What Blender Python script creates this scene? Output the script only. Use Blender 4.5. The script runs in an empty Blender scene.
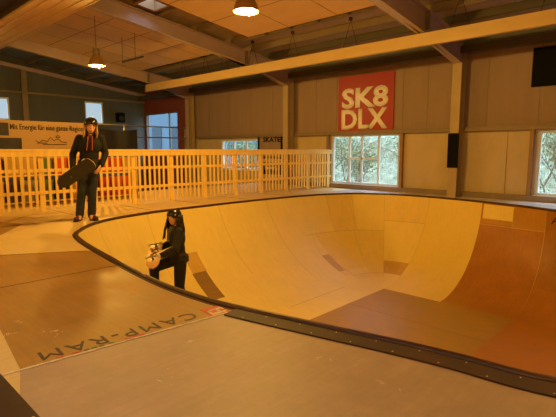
import bpy, bmesh, math, random, bisect
from mathutils import Vector, Matrix, noise
from mathutils.geometry import tessellate_polygon
random.seed(7)
C = bpy.context.scene
COLL = C.collection
PI = math.pi
R_ = math.radians

# ------------------------------------------------------------------ camera
cam_d = bpy.data.cameras.new('camera'); cam = bpy.data.objects.new('camera', cam_d); COLL.objects.link(cam)
FPX = 455.0
PITCH = math.atan(58.5 / FPX); YAW = R_(43.6)
cam.location = (0, 0, 1.15)
cam.rotation_euler = (PI / 2 - PITCH, 0, YAW)
cam_d.sensor_width = 36.0; cam_d.lens = 36.0 * FPX / 556.0; cam_d.clip_start = 0.05; cam_d.clip_end = 300
C.camera = cam

# ------------------------------------------------------------------ world: overcast daylight
w = bpy.data.worlds.new('world'); C.world = w; w.use_nodes = True
wn = w.node_tree.nodes; wl = w.node_tree.links
for n in list(wn): wn.remove(n)
wo = wn.new('ShaderNodeOutputWorld'); wb = wn.new('ShaderNodeBackground')
wc = wn.new('ShaderNodeTexCoord'); wz = wn.new('ShaderNodeSeparateXYZ'); wr = wn.new('ShaderNodeValToRGB')
wl.new(wc.outputs['Generated'], wz.inputs[0]); wl.new(wz.outputs['Z'], wr.inputs[0])
wr.color_ramp.elements[0].position = 0.0; wr.color_ramp.elements[0].color = (.62, .74, .84, 1)
wr.color_ramp.elements[1].position = 0.5; wr.color_ramp.elements[1].color = (.50, .68, .90, 1)
wl.new(wr.outputs[0], wb.inputs[0])
wm = wn.new('ShaderNodeMapRange'); wl.new(wz.outputs['Z'], wm.inputs[0])      # overcast sky, brighter towards the zenith
wm.inputs[1].default_value = .15; wm.inputs[2].default_value = .8; wm.inputs[3].default_value = 1.0; wm.inputs[4].default_value = 14.0
wl.new(wm.outputs[0], wb.inputs[1])
wl.new(wb.outputs[0], wo.inputs[0])

# ------------------------------------------------------------------ exposure
vs = C.view_settings
vs.view_transform = 'Standard'; vs.look = 'None'; vs.gamma = 1.0; vs.use_curve_mapping = False
vs.exposure = 0.0
LAMP_COL = (1.0, 0.56, 0.085)
LAMP_W = 480.0

# ------------------------------------------------------------------ helpers
def lin(h):
    r = []
    for i in (0, 2, 4):
        c = int(h[i:i+2], 16) / 255
        r.append(c / 12.92 if c <= .04045 else ((c + .055) / 1.055) ** 2.4)
    return (*r, 1)

def mat(name, hexcol, rough=.6, metal=0, var=.0, scale=4, stretch=(1, 1, 1), bump=0, spec=.5, col2=None, coat=0):
    m = bpy.data.materials.new(name); m.use_nodes = True
    nt = m.node_tree; b = nt.nodes['Principled BSDF']
    c = lin(hexcol)
    b.inputs['Roughness'].default_value = rough; b.inputs['Metallic'].default_value = metal
    b.inputs['Specular IOR Level'].default_value = spec
    b.inputs['Base Color'].default_value = c
    if coat: b.inputs['Coat Weight'].default_value = coat; b.inputs['Coat Roughness'].default_value = .35
    if var or bump:
        tc = nt.nodes.new('ShaderNodeTexCoord'); mp = nt.nodes.new('ShaderNodeMapping')
        mp.inputs['Scale'].default_value = stretch
        nz = nt.nodes.new('ShaderNodeTexNoise'); nz.inputs['Scale'].default_value = scale; nz.inputs['Detail'].default_value = 6
        nz.inputs['Roughness'].default_value = .6
        nt.links.new(tc.outputs['Object'], mp.inputs[0]); nt.links.new(mp.outputs[0], nz.inputs['Vector'])
        if var:
            rp = nt.nodes.new('ShaderNodeValToRGB')
            e = rp.color_ramp.elements
            e[0].position = .3; e[1].position = .7
            e[0].color = (*[x * (1 - var) for x in c[:3]], 1)
            c2 = lin(col2) if col2 else c
            e[1].color = (*[min(1, x * (1 + var)) for x in c2[:3]], 1)
            nt.links.new(nz.outputs['Fac'], rp.inputs[0]); nt.links.new(rp.outputs[0], b.inputs['Base Color'])
        if bump:
            bp = nt.nodes.new('ShaderNodeBump'); bp.inputs['Strength'].default_value = bump; bp.inputs['Distance'].default_value = .01
            nt.links.new(nz.outputs['Fac'], bp.inputs['Height']); nt.links.new(bp.outputs[0], b.inputs['Normal'])
    return m

def emis(name, col, st):
    m = bpy.data.materials.new(name); m.use_nodes = True
    b = m.node_tree.nodes['Principled BSDF']
    b.inputs['Base Color'].default_value = (*col, 1)
    b.inputs['Emission Color'].default_value = (*col, 1); b.inputs['Emission Strength'].default_value = st
    return m

def ply(name, hexcol, var=.12, rough=.45, grain='x', uv=False, blotch=.14, spec=.35):
    """plywood / skate-ramp sheet: long fine grain plus soft blotches and scuffs"""
    m = bpy.data.materials.new(name); m.use_nodes = True
    nt = m.node_tree; N = nt.nodes; L = nt.links; b = N['Principled BSDF']
    tc = N.new('ShaderNodeTexCoord'); mp = N.new('ShaderNodeMapping')
    mp.inputs['Scale'].default_value = {'x': (1.2, 14, 1), 'y': (14, 1.2, 1)}[grain]
    L.new(tc.outputs['UV' if uv else 'Object'], mp.inputs[0])
    n1 = N.new('ShaderNodeTexNoise'); n1.inputs['Scale'].default_value = 2.2; n1.inputs['Detail'].default_value = 8; n1.inputs['Roughness'].default_value = .65
    L.new(mp.outputs[0], n1.inputs['Vector'])
    n2 = N.new('ShaderNodeTexNoise'); n2.inputs['Scale'].default_value = 2.4; n2.inputs['Detail'].default_value = 10; n2.inputs['Roughness'].default_value = .72
    L.new(tc.outputs['UV' if uv else 'Object'], n2.inputs['Vector'])
    c = lin(hexcol)[:3]
    def ramp(src, a, bb, lo, hi):
        r = N.new('ShaderNodeMapRange'); r.inputs[1].default_value = lo; r.inputs[2].default_value = hi
        r.inputs[3].default_value = a; r.inputs[4].default_value = bb
        L.new(src, r.inputs[0]); return r.outputs[0]
    m1 = ramp(n1.outputs['Fac'], 1 - var, 1 + var, .3, .7); m2 = ramp(n2.outputs['Fac'], 1 - blotch, 1 + blotch, .3, .7)
    mu = N.new('ShaderNodeMath'); mu.operation = 'MULTIPLY'; L.new(m1, mu.inputs[0]); L.new(m2, mu.inputs[1])
    vm = N.new('ShaderNodeVectorMath'); vm.operation = 'SCALE'; vm.inputs[0].default_value = c; L.new(mu.outputs[0], vm.inputs['Scale'])
    L.new(vm.outputs[0], b.inputs['Base Color'])
    L.new(ramp(n2.outputs['Fac'], rough - .08, rough + .12, .3, .7), b.inputs['Roughness'])
    b.inputs['Specular IOR Level'].default_value = spec
    bp = N.new('ShaderNodeBump'); bp.inputs['Strength'].default_value = .08; bp.inputs['Distance'].default_value = .004
    L.new(n1.outputs['Fac'], bp.inputs['Height']); L.new(bp.outputs[0], b.inputs['Normal'])
    return m

def link(name, me, parent=None):
    o = bpy.data.objects.new(name, me); COLL.objects.link(o)
    if parent: o.parent = parent
    return o

def obj(name, bm, m=None, parent=None, smooth=False):
    bmesh.ops.recalc_face_normals(bm, faces=bm.faces[:])
    me = bpy.data.meshes.new(name); bm.to_mesh(me); bm.free()
    ms = m if isinstance(m, (list, tuple)) else [m]
    for x in ms: me.materials.append(x)
    if smooth:
        for p in me.polygons: p.use_smooth = True
    return link(name, me, parent)

def thing(name, label, cat, loc=(0, 0, 0), rotz=0, group=None):
    o = bpy.data.objects.new(name, None); COLL.objects.link(o)
    o.location = loc; o.rotation_euler = (0, 0, rotz); o.empty_display_size = .1
    o['label'] = label; o['category'] = cat
    if group: o['group'] = group
    return o

def tag(o, label, cat, group=None):
    o['label'] = label; o['category'] = cat
    if group: o['group'] = group
    return o

def struct(o): o['kind'] = 'structure'; return o

def box(bm, x0, x1, y0, y1, z0, z1, mi=0):
    v = [bm.verts.new(p) for p in ((x0,y0,z0),(x1,y0,z0),(x1,y1,z0),(x0,y1,z0),(x0,y0,z1),(x1,y0,z1),(x1,y1,z1),(x0,y1,z1))]
    for f in ((0,3,2,1),(4,5,6,7),(0,1,5,4),(1,2,6,5),(2,3,7,6),(3,0,4,7)):
        bm.faces.new([v[i] for i in f]).material_index = mi
    return v

def B(*a):
    bm = bmesh.new(); box(bm, *a); return bm

def bar(bm, a, b, wd, ht, up=(0, 0, 1)):
    """rectangular bar from a to b, wd sideways, ht along 'up'"""
    a = Vector(a); b = Vector(b); d = (b - a).normalized(); s = d.cross(Vector(up)).normalized(); u = s.cross(d)
    v = []
    for p in (a, b):
        for i, j in ((-1,-1),(1,-1),(1,1),(-1,1)): v.append(bm.verts.new(p + s * (i * wd / 2) + u * (j * ht / 2)))
    for f in ((0,1,2,3),(7,6,5,4),(0,4,5,1),(1,5,6,2),(2,6,7,3),(3,7,4,0)): bm.faces.new([v[i] for i in f])

def tube(bm, pts, r, n=8, closed=False, caps=True):
    pts = [Vector(p) for p in pts]; rs = r if isinstance(r, (list, tuple)) else [r] * len(pts)
    rings = []; prev = None; N = len(pts)
    for i, p in enumerate(pts):
        if closed: d = pts[(i+1) % N] - pts[i-1]
        else: d = pts[min(i+1, N-1)] - pts[max(i-1, 0)]
        d.normalize()
        if prev is None:
            s = d.cross(Vector((0, 0, 1)))
            if s.length < .1: s = d.cross(Vector((0, 1, 0)))
        else: s = prev - d * prev.dot(d)
        s.normalize(); prev = s.copy(); u = s.cross(d)
        rings.append([bm.verts.new(p + (s * math.cos(2*PI*k/n) + u * math.sin(2*PI*k/n)) * rs[i]) for k in range(n)])
    M = N if closed else N - 1
    for i in range(M):
        A = rings[i]; Bb = rings[(i+1) % N]
        for k in range(n): bm.faces.new((A[k], A[(k+1) % n], Bb[(k+1) % n], Bb[k]))
    if not closed and caps: bm.faces.new(rings[0]); bm.faces.new(rings[-1][::-1])

def lathe(bm, prof, n=24, c=(0, 0, 0), axis='z', caps=True):
    rings = []
    for r, z in prof:
        ring = []
        for k in range(n):
            a = 2*PI*k/n
            p = (r*math.cos(a), r*math.sin(a), z)
            if axis == 'x': p = (p[2], p[0], p[1])
            if axis == 'y': p = (p[0], p[2], p[1])
            ring.append(bm.verts.new((c[0]+p[0], c[1]+p[1], c[2]+p[2])))
        rings.append(ring)
    for A, Bb in zip(rings, rings[1:]):
        for k in range(n): bm.faces.new((A[k], A[(k+1) % n], Bb[(k+1) % n], Bb[k]))
    if not caps: return
    if prof[0][0] > 1e-4: bm.faces.new(rings[0][::-1])
    if prof[-1][0] > 1e-4: bm.faces.new(rings[-1])

def ellip(bm, c, r, n=16, m=10, M=None):
    c = Vector(c); rows = []
    for i in range(m + 1):
        th = PI * i / m; row = []
        for k in range(n):
            a = 2*PI*k/n
            p = Vector((r[0]*math.sin(th)*math.cos(a), r[1]*math.sin(th)*math.sin(a), r[2]*math.cos(th)))
            if M: p = M @ p
            row.append(p + c)
            if i in (0, m): break
        rows.append([bm.verts.new(q) for q in row])
    for i in range(m):
        A, Bb = rows[i], rows[i+1]
        for k in range(n):
            k2 = (k+1) % n
            if i == 0: bm.faces.new((A[0], Bb[k], Bb[k2]))
            elif i == m - 1: bm.faces.new((A[k], Bb[0], A[k2]))
            else: bm.faces.new((A[k], Bb[k], Bb[k2], A[k2]))

def prism(bm, pts, z0, z1):
    lo = [bm.verts.new((x, y, z0)) for x, y in pts]; hi = [bm.verts.new((x, y, z1)) for x, y in pts]
    n = len(pts)
    bm.faces.new(lo[::-1]); bm.faces.new(hi)
    for i in range(n): bm.faces.new((lo[i], lo[(i+1) % n], hi[(i+1) % n], hi[i]))

def text_obj(name, s, size, m, M, parent=None, ext=.002, bold=0, xs=1.0, align='LEFT', space=1.0):
    cu = bpy.data.curves.new(name, 'FONT'); cu.body = s; cu.size = size; cu.extrude = ext; cu.offset = bold; cu.align_x = align
    cu.space_character = space; cu.resolution_u = 3
    t = bpy.data.objects.new(name, cu); COLL.objects.link(t)
    dg = bpy.context.evaluated_depsgraph_get(); dg.update()
    me = bpy.data.meshes.new_from_object(t.evaluated_get(dg)); bpy.data.objects.remove(t); bpy.data.curves.remove(cu)
    me.transform(Matrix.Diagonal((xs, 1, 1, 1))); me.transform(M)
    me.materials.clear(); me.materials.append(m)
    me.name = name
    return link(name, me, parent)

def frame_mat(o, x, y):
    x = Vector(x).normalized(); y = Vector(y).normalized(); z = x.cross(y)
    return Matrix(((x.x, y.x, z.x, o[0]), (x.y, y.y, z.y, o[1]), (x.z, y.z, z.z, o[2]), (0, 0, 0, 1)))

def arc(cx, cy, r, a0, a1, n):
    return [(cx + r*math.cos(R_(a0 + (a1-a0)*i/n)), cy + r*math.sin(R_(a0 + (a1-a0)*i/n))) for i in range(n+1)]

# ------------------------------------------------------------------ materials
M_base = ply('old_deck_ply', 'a2783a', .10, .50, 'x', blotch=.2)
M_base2 = ply('worn_deck_ply', 'ac9070', .06, .50, 'y', blotch=.18)
M_lightdeck = ply('fresh_deck_ply', 'd2b476', .06, .5, 'y', blotch=.07)
M_dark_sheet = ply('dark_deck_ply', '96722f', .10, .5, 'x')
M_stripdeck = ply('glare_white_deck_ply', 'ece8e2', .05, .16, 'x', blotch=.07, spec=.8)  # daylight glare below the windows put into a whitened ply colour
M_b_light = ply('birch_ply', 'e6ca72', .05, .42, 'y', uv=True, blotch=.05)
M_b_light2 = ply('honey_birch_ply', 'e2c26c', .06, .42, 'y', uv=True, blotch=.07)
M_b_pale = ply('new_birch_ply', 'e4c462', .04, .42, 'y', uv=True, blotch=.04)
M_b_mid = ply('tan_ply', 'c89f50', .09, .42, 'y', uv=True, blotch=.1)
M_b_patch = ply('brown_patch_ply', '8c6a30', .12, .45, 'x', uv=True, blotch=.12)
M_b_dark = ply('brown_ramp_ply', 'a86e26', .10, .36, 'y', uv=True, blotch=.14)
M_b_dark2 = ply('amber_ramp_ply', 'b4812f', .08, .36, 'y', uv=True, blotch=.1)
M_b_red = ply('russet_ramp_ply', '9f6a28', .10, .34, 'y', uv=True, blotch=.14)
M_b_floor = ply('flat_bottom_ply', 'a47e2c', .10, .42, 'x', blotch=.14)
M_seam = mat('deck_sheet_joint', '6e5636', .8)  # dark brown joints between the deck sheets
M_bseam = mat('bowl_sheet_joint', 'c4a25a', .6)
M_coping = mat('coping_steel', '4a2a18', .42, .3, .3, 9, spec=.5)
M_cboard = mat('coping_board_dark_brown', '3a1e16', .65, 0, .3, 6, (1, 1, 1), .15)
M_fence = mat('fence_pine', 'fad27a', .55, 0, .12, 3, (6, 6, 1))
M_cream = mat('cream_steel_paint', 'ac967c', .5, 0, .07, 2)
M_frame = mat('grey_cream_steel', 'a89096', .5, .0, .08, 2)
M_wall = mat('wall_panel_buff', '967e77', .7, 0, .07, 1.2, (3, 3, .4), .05)
M_walllow = mat('wall_panel_sand', 'c0aa86', .7, 0, .07, 1.5, (2, 2, 1))
M_gable = mat('gable_panel_grey', '585a5c', .75, 0, .1, 1.2, (1, 3, .5))
M_red = mat('red_oxide_wall', '84402e', .7, 0, .08, 2)
M_girt = mat('brown_girt_steel', '85725f', .55, .1, .1, 3)
M_roof = mat('roof_sheet_brown', '9c8672', .65, 0, .1, 1.5, (1, 4, 1))
M_roofdark = mat('roof_sheet_grey', '70726c', .65, 0, .1, 1.5)
M_dgirt = mat('dark_eave_steel', '5d564c', .5, .3, .1, 3)
M_panel = mat('ceiling_panel_wood', 'd8b078', .6, 0, .06, 1.0, (1, 3, 1))
M_panelj = mat('ceiling_panel_joint', '8d7048', .8)
M_beam = mat('hanging_beam_yellow', 'c2a478', .5, 0, .06, 2, (1, 4, 4))
M_white = mat('white_window_frame', 'd5d2c8', .45)
M_brownframe = mat('brown_window_frame', '8e6b4c', .5)
M_black = mat('black_matt', '0c0b0d', .8, spec=.15)
M_signred = mat('sign_red', '9e0e2a', .45, 0, .05, 2)
M_signtxt = mat('sign_cream_letters', 'f6f0fc', .6)
M_wire = mat('thin_wire', '3d342a', .5, .5)
M_guard = mat('white_guard_wire', 'c9c9c2', .5)
M_banner = mat('banner_vinyl_tan', 'c9a878', .5, 0, .03, 1)
M_ink = mat('banner_ink', '2f261f', .7)
M_photo = mat('banner_photo_dark', '2a2740', .5, 0, .5, 9)
M_galv = mat('galvanised_rail', '77726c', .45, .5)
M_hallfloor = mat('hall_concrete', '8d8375', .7, 0, .15, 2)
M_ink_blue = mat('paint_dark_ink', '4a3a2c', .7, 0, .3, 30)
M_tapered = mat('sticker_red', 'c8402c', .6, 0, .25, 40)
M_tapegreen = mat('sticker_green', '47603a', .6, 0, .3, 40)
M_scuff = mat('white_scuff', 'd8c4a0', .7, 0, .2, 20)

# glass
M_glass = bpy.data.materials.new('window_glass'); M_glass.use_nodes = True
_nt = M_glass.node_tree; _b = _nt.nodes['Principled BSDF']; _o = _nt.nodes['Material Output']
_t = _nt.nodes.new('ShaderNodeBsdfTransparent'); _g = _nt.nodes.new('ShaderNodeBsdfGlossy'); _g.inputs['Roughness'].default_value = .03
_t.inputs[0].default_value = (.93, .96, .96, 1)
_x = _nt.nodes.new('ShaderNodeMixShader'); _x.inputs[0].default_value = .07
_nt.links.new(_t.outputs[0], _x.inputs[1]); _nt.links.new(_g.outputs[0], _x.inputs[2]); _nt.links.new(_x.outputs[0], _o.inputs[0])

# ------------------------------------------------------------------ bowl geometry
D=1.8; XL,XR,YL,YH=-4.88,-2.3,4.45,8.42
# coping centre line seen from above, anticlockwise
COP=[(-7.5,5.6),(-7.42,4.4),(-7.1,3.35),(-6.45,2.68),(-5.8,2.42),(-4.6,2.22),(-3.46,2.08),(-2.76,2.08),(-2.3,2.155),(-1.8,2.265),(-1.3,2.38),(-.95,2.445),(-.45,2.52),(.1,2.85),(.5,3.9),(.65,5.2),(.6,6.8),(.1,8.2),(-.9,9.2),(-2.08,9.85),(-3.24,10.31),(-4.4,10.56),(-5.1,10.63),(-5.77,10.6),(-6.35,10.4),(-7.0,9.85),(-7.4,8.65),(-7.52,7.0)]
def spline(P,n):
    out=[];N=len(P)
    for i in range(N):
        a,b,c,d=P[i-1],P[i],P[(i+1)%N],P[(i+2)%N]
        for k in range(n):
            t=k/n
            out.append(tuple(.5*((2*b[j])+(-a[j]+c[j])*t+(2*a[j]-5*b[j]+4*c[j]-d[j])*t*t+(-a[j]+3*b[j]-3*c[j]+d[j])*t**3) for j in (0,1)))
    return out
RAW=spline(COP,24)
CUM=[0.0]
for i in range(len(RAW)):
    a,b=RAW[i],RAW[(i+1)%len(RAW)]; CUM.append(CUM[-1]+math.hypot(a[0]-b[0],a[1]-b[1]))
LEN=CUM[-1]
def cop_at(s):
    s%=LEN
    i=min(bisect.bisect_right(CUM,s)-1,len(RAW)-1)
    f=(s-CUM[i])/(CUM[i+1]-CUM[i]); a,b=RAW[i],RAW[(i+1)%len(RAW)]
    return (a[0]+(b[0]-a[0])*f,a[1]+(b[1]-a[1])*f)
def bowl_at(s,v):      # v 0 at the coping, 1 at the flat
    x,y=cop_at(s); qx=min(max(x,XL),XR); qy=min(max(y,YL),YH)
    run=math.hypot(x-qx,y-qy); R=(run*run+D*D)/(2*D); A=math.asin(min(1,run/R)) if R>=D else math.pi-math.asin(run/R)
    th=A*(1-v); u=run-R*math.sin(th); z=-D+R*(1-math.cos(th))
    return (x+(qx-x)*u/run,y+(qy-y)*u/run,z)


# -- the deck with the bowl's opening cut out of it
def offset_loop(pts, d):
    out = []; n = len(pts)
    for i in range(n):
        a = Vector(pts[i-1]); b = Vector(pts[(i+1) % n]); t = (b - a).normalized()
        out.append((pts[i][0] + t.y * d, pts[i][1] - t.x * d))   # outward for an anticlockwise... sign fixed below
    return out
HN = 220
hole = [cop_at(LEN * i / HN) for i in range(HN)]
_area = sum(hole[i-1][0]*hole[i][1] - hole[i][0]*hole[i-1][1] for i in range(HN))
OUT = 1 if _area > 0 else -1
def out_at(s, d, z=0.0):
    a = Vector(cop_at(s - .02)); b = Vector(cop_at(s + .02)); t = (b - a).normalized(); p = cop_at(s)
    return (p[0] + OUT * t.y * d, p[1] - OUT * t.x * d, z)

bm = bmesh.new()
outer = [(-11.6, .62), (4.9, .62), (4.9, 11.4), (-11.6, 11.4)]
hl = [out_at(LEN * i / HN, .015)[:2] for i in range(HN)]
loops = [[Vector((*p, 0)) for p in outer], [Vector((*p, 0)) for p in hl]]
tris = tessellate_polygon(loops); allv = [bm.verts.new(p) for lp in loops for p in lp]
for t in tris:
    try: bm.faces.new([allv[i] for i in t])
    except ValueError: pass
def cut(pt, nrm):
    g = bm.verts[:] + bm.edges[:] + bm.faces[:]
    bmesh.ops.bisect_plane(bm, geom=g, plane_co=pt, plane_no=nrm)
def line_cut(a, b):
    d = Vector((b[0]-a[0], b[1]-a[1], 0)); cut((a[0], a[1], 0), (-d.y, d.x, 0))
SEAM_A, SEAM_B = (-2.555, .62), (-2.415, 2.06)     # the long painted seam
LA, LB, LC = (-5.62, 1.40), (-5.12, 2.20), (-6.75, 2.95)
TRI = [(-7.75, 2.35), (-8.55, 2.05), (-6.85, 1.75)]
P2 = [(-3.5, .62), (-3.40, .823), (-3.23, .80), (-2.56, .71), (-2.27, .62)]
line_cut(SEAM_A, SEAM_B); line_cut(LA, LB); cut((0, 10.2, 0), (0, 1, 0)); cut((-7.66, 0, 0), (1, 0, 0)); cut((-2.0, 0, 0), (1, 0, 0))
for pl in (TRI, P2):
    for i in range(len(pl)): line_cut(pl[i-1], pl[i])
cut((-4.25, 0, 0), (1, 0, 0)); cut((0, 3.3, 0), (0, 1, 0))
def side(a, b, p): return (b[0]-a[0])*(p[1]-a[1]) - (b[1]-a[1])*(p[0]-a[0])
def inside(pl, p):
    s = [side(pl[i-1], pl[i], p) for i in range(len(pl))]
    return all(x >= 0 for x in s) or all(x <= 0 for x in s)
for f in bm.faces:
    c = f.calc_center_median(); p = (c.x, c.y); mi = 0
    if side(SEAM_A, SEAM_B, p) < 0: mi = 1
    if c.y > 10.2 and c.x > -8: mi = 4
    elif side(LA, LB, p) > 0 and c.x < -5: mi = 2
    elif c.x < -7.66: mi = 2
    if inside(TRI, p): mi = 3
    if inside(P2, p): mi = 2
    f.material_index = mi
    if f.normal.z < 0: f.normal_flip()
me = bpy.data.meshes.new('floor'); bm.to_mesh(me); bm.free()
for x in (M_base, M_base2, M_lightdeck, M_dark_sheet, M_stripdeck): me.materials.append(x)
struct(link('floor', me))

# thin gaps and joints between deck sheets
bm = bmesh.new()
def seam(a, b, wd=.006, z=.0015):
    bar(bm, (a[0], a[1], z), (b[0], b[1], z), wd, .003)

seam((-4.25, .64), (-4.25, 2.12)); seam(LA, LB)
seam((-7.66, 3.3), (-11.5, 3.3)); seam((-7.66, .64), (-7.66, 2.9)); pass
seam((-1.4, .64), (-.2, 2.2), .004) if False else None
for y in (4.6, 5.9, 7.2, 8.5): seam((-7.75, y), (-9.0, y))
for x in (-7.4, -6.2, -5.0, -3.8, -2.6, -1.4): seam((x, 10.78), (x, 11.38))
struct(obj('trim_1', bm, M_seam))

# front platform behind the near edge, with its dark steel plate
struct(obj('trim_2', B(-5.2, 4.9, .22, .62, -.05, .006), mat('dark_steel_plate', '42312a', .4, .3, .35, 7)))
struct(obj('floor', B(-11.6, 4.9, -3.0, .22, -.06, 0), M_base))
struct(obj('floor', B(-11.6, -5.2, .22, .62, -.06, 0), M_base))
bm = bmesh.new()
for i in range(26):
    x = random.uniform(-3.0, -1.5); y = random.uniform(.3, .6); r = random.uniform(.003, .009)
    lathe(bm, [(r, .0062), (r*.8, .0075)], 7, (x, y, 0))
struct(obj('trim_3', bm, M_scuff))
# hall floor behind and below the skate deck
struct(obj('floor', B(-20.6, -11.6, -3.0, 11.5, -1.95, -1.85), M_hallfloor))
struct(obj('wall_platform', B(-11.68, -11.6, -3.0, 11.4, -1.85, -.0), M_dark_sheet))

# -- the bowl: transition + flat + coping
bowl = thing('skate_bowl', 'large round-cornered plywood skate bowl sunk into the brown deck', 'skate bowl', (-4, 6, -D))
bowl_inv = Matrix.Translation((4, -6, D))
# sheets (s0, s1, v0, v1, material)
mats_b = [M_b_light, M_b_light2, M_b_pale, M_b_mid, M_b_patch, M_b_dark, M_b_dark2, M_b_red, M_bseam]
sheets = [
 (8.0, 20.00, 0, 1, 5), (8.0, 18.55, 0, 1, 5), (17.20, 18.55, 0, .6, 7), (18.55, 19.26, 0, .17, 6), (19.26, 19.96, .012, .12, 0), (19.26, 20.00, .12, .155, 6),
 (20.00, 21.35, 0, 1, 2),
 (21.35, 22.55, 0, .22, 1), (22.55, 23.40, 0, .31, 0), (23.40, 24.15, 0, .31, 1), (24.15, 25.30, 0, .31, 0),
 (21.35, 22.55, .22, .60, 0), (21.35, 22.55, .60, .75, 3), (21.35, 22.55, .75, 1, 0),
 (22.55, 23.50, .31, .75, 1), (23.50, 24.95, .31, .68, 2), (22.55, 25.10, .75, .80, 1), (22.55, 25.10, .8, 1, 0),
 (25.00, 25.45, .50, .72, 3), (24.80, 25.70, .68, .74, 1),
 (25.30, 26.10, 0, .78, 0),
 (.48, .80, .27, .40, 3), (.50, .82, .40, .60, 4),
]
seams_s = [(21.35, 0, 1), (22.55, 0, 1), (23.40, 0, .31), (24.15, 0, .31), (23.50, .31, .75), (24.95, .31, .70), (26.10, 0, .7), 
           (18.55, 0, .9), (19.26, 0, .17), (1.3, 0, .9), (2.5, 0, .9), (27.50, 0, .5)]
seams_v = [(22.55, 25.30, .31), (21.35, 22.55, .22), (22.55, 25.10, .75), (18.55, 20.00, .165), (25.80, 27.50, .83)]
SW = .005; VW = .004
sl = set(); vl = set()
n_s = 230
for i in range(n_s): sl.add(round(LEN * i / n_s, 4))
for i in range(29): vl.add(round(i / 28, 4))
for a, b, c, d, m_ in sheets: sl |= {round(a, 4), round(b, 4)}; vl |= {round(c, 4), round(d, 4)}
for s, _, _ in seams_s: sl |= {round(s - SW, 4), round(s + SW, 4)}
for _, _, v in seams_v: vl |= {round(v - VW/2, 4), round(v + VW/2, 4)}
def tidy(L, keep, eps):
    L = sorted(L); out = []
    for x in L:
        if out and x - out[-1] < eps and x not in keep: continue
        out.append(x)
    return out
keep_s = {round(x, 4) for t in sheets for x in t[:2]} | {round(s[0] + k * SW, 4) for s in seams_s for k in (-1, 1)}
sl = [x for x in tidy(sl, keep_s, .02) if 0 <= x < LEN - .001]; vl = tidy(vl, vl, 1e-6)
bm = bmesh.new(); uvl = bm.loops.layers.uv.new('UVMap')
grid = [[bm.verts.new(bowl_inv @ Vector(bowl_at(s, v))) for v in vl] for s in sl]
for i, s in enumerate(sl):
    s2 = sl[i+1] if i + 1 < len(sl) else LEN
    sm = (s + s2) / 2; G1 = grid[i]; G2 = grid[(i+1) % len(sl)]
    for j in range(len(vl) - 1):
        vm = (vl[j] + vl[j+1]) / 2; mi = 0
        for a, b, c, d, m_ in sheets:
            if a < sm < b and c < vm < d: mi = m_
        for a, c, d in seams_s:
            if abs(sm - a) < SW and c < vm < d: mi = 8
        for a, b, v in seams_v:
            if a < sm < b and abs(vm - v) < VW/2: mi = 8
        try: f = bm.faces.new((G1[j], G2[j], G2[j+1], G1[j+1]))
        except ValueError: continue
        f.material_index = mi; f.smooth = True
        for lp, (us, uv) in zip(f.loops, ((s, vl[j]), (s2, vl[j]), (s2, vl[j+1]), (s, vl[j+1]))): lp[uvl].uv = (us, uv * 3.0)
bmesh.ops.remove_doubles(bm, verts=bm.verts[:], dist=.0006)
tr = obj('transition', bm, mats_b, bowl)
bm = bmesh.new()
box(bm, XL, XR, YL, YH, -D - .06, -D + .0, 0)
bm.transform(bowl_inv)
fl = obj('flat_bottom', bm, M_b_floor, bowl)
bm = bmesh.new()
for y in (7.1,): bar(bm, (XL, y, -D + .001), (XR, y, -D + .001), .008, .003)
bm.transform(bowl_inv); obj('flat_seam', bm, mat('flat_joint', '8a682a', .6), bowl)
bm = bmesh.new()
tube(bm, [out_at(LEN*i/260, .012, .004) for i in range(260)], .026, 10, closed=True)
bm.transform(bowl_inv); obj('coping', bm, M_coping, bowl, True)
# dark flat board behind the pipe on the near side
bm = bmesh.new(); prev = None
SB0, SB1 = 7.36, 13.0
for i in range(90):
    s = SB0 + (SB1 - SB0) * i / 89
    ring = [bm.verts.new(bowl_inv @ Vector(out_at(s, d, z))) for d, z in ((.035, -.004), (.035, .010), (.175, .010), (.175, -.004))]
    if prev:
        for k in range(4): bm.faces.new((prev[k], prev[(k+1) % 4], ring[(k+1) % 4], ring[k]))
    else: bm.faces.new(ring)
    prev = ring
bm.faces.new(prev[::-1]); obj('coping_board', bm, M_cboard, bowl)
bm = bmesh.new()                                   # thin edging strip on the rest of the rim
prev = None
for i in range(240):
    s = SB1 + (LEN + SB0 - SB1) * i / 239
    ring = [bm.verts.new(bowl_inv @ Vector(out_at(s, d, z))) for d, z in ((.03, -.004), (.03, .004), (.06, .004), (.06, -.004))]
    if prev:
        for k in range(4): bm.faces.new((prev[k], prev[(k+1) % 4], ring[(k+1) % 4], ring[k]))
    prev = ring
obj('edging_strip', bm, M_cboard, bowl)
for i in range(22):
    bm = bmesh.new()
    p = Vector(out_at(SB0 + .15 + i * .13, .06 if i % 2 else .15, .010)); lathe(bm, [(.005, 0), (.004, .0015)], 7, bowl_inv @ p); obj('screw_head', bm, M_scuff, bowl)
# small black scribble on the far transition
def bowl_pt(s, v, up=.004):
    p = Vector(bowl_at(s, v)); a = Vector(bowl_at(s + .02, v)); b = Vector(bowl_at(s, v + .01))
    n = (a - p).cross(b - p).normalized()
    if n.dot(Vector((-3.5, 6.2, .5)) - p) < 0: n = -n
    return bowl_inv @ (p + n * up)
bm = bmesh.new()
for st in ([(18.42,.10),(18.35,.05),(18.28,.10)], [(18.39,.08),(18.31,.08)], [(18.22,.05),(18.22,.10),(18.14,.10)], [(18.06,.05),(18.06,.10),(17.98,.10)], [(17.92,.05),(17.84,.05),(17.86,.10)]):
    tube(bm, [bowl_pt(*q) for q in st], .009, 5)
obj('scribble', bm, M_black, bowl)

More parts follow.
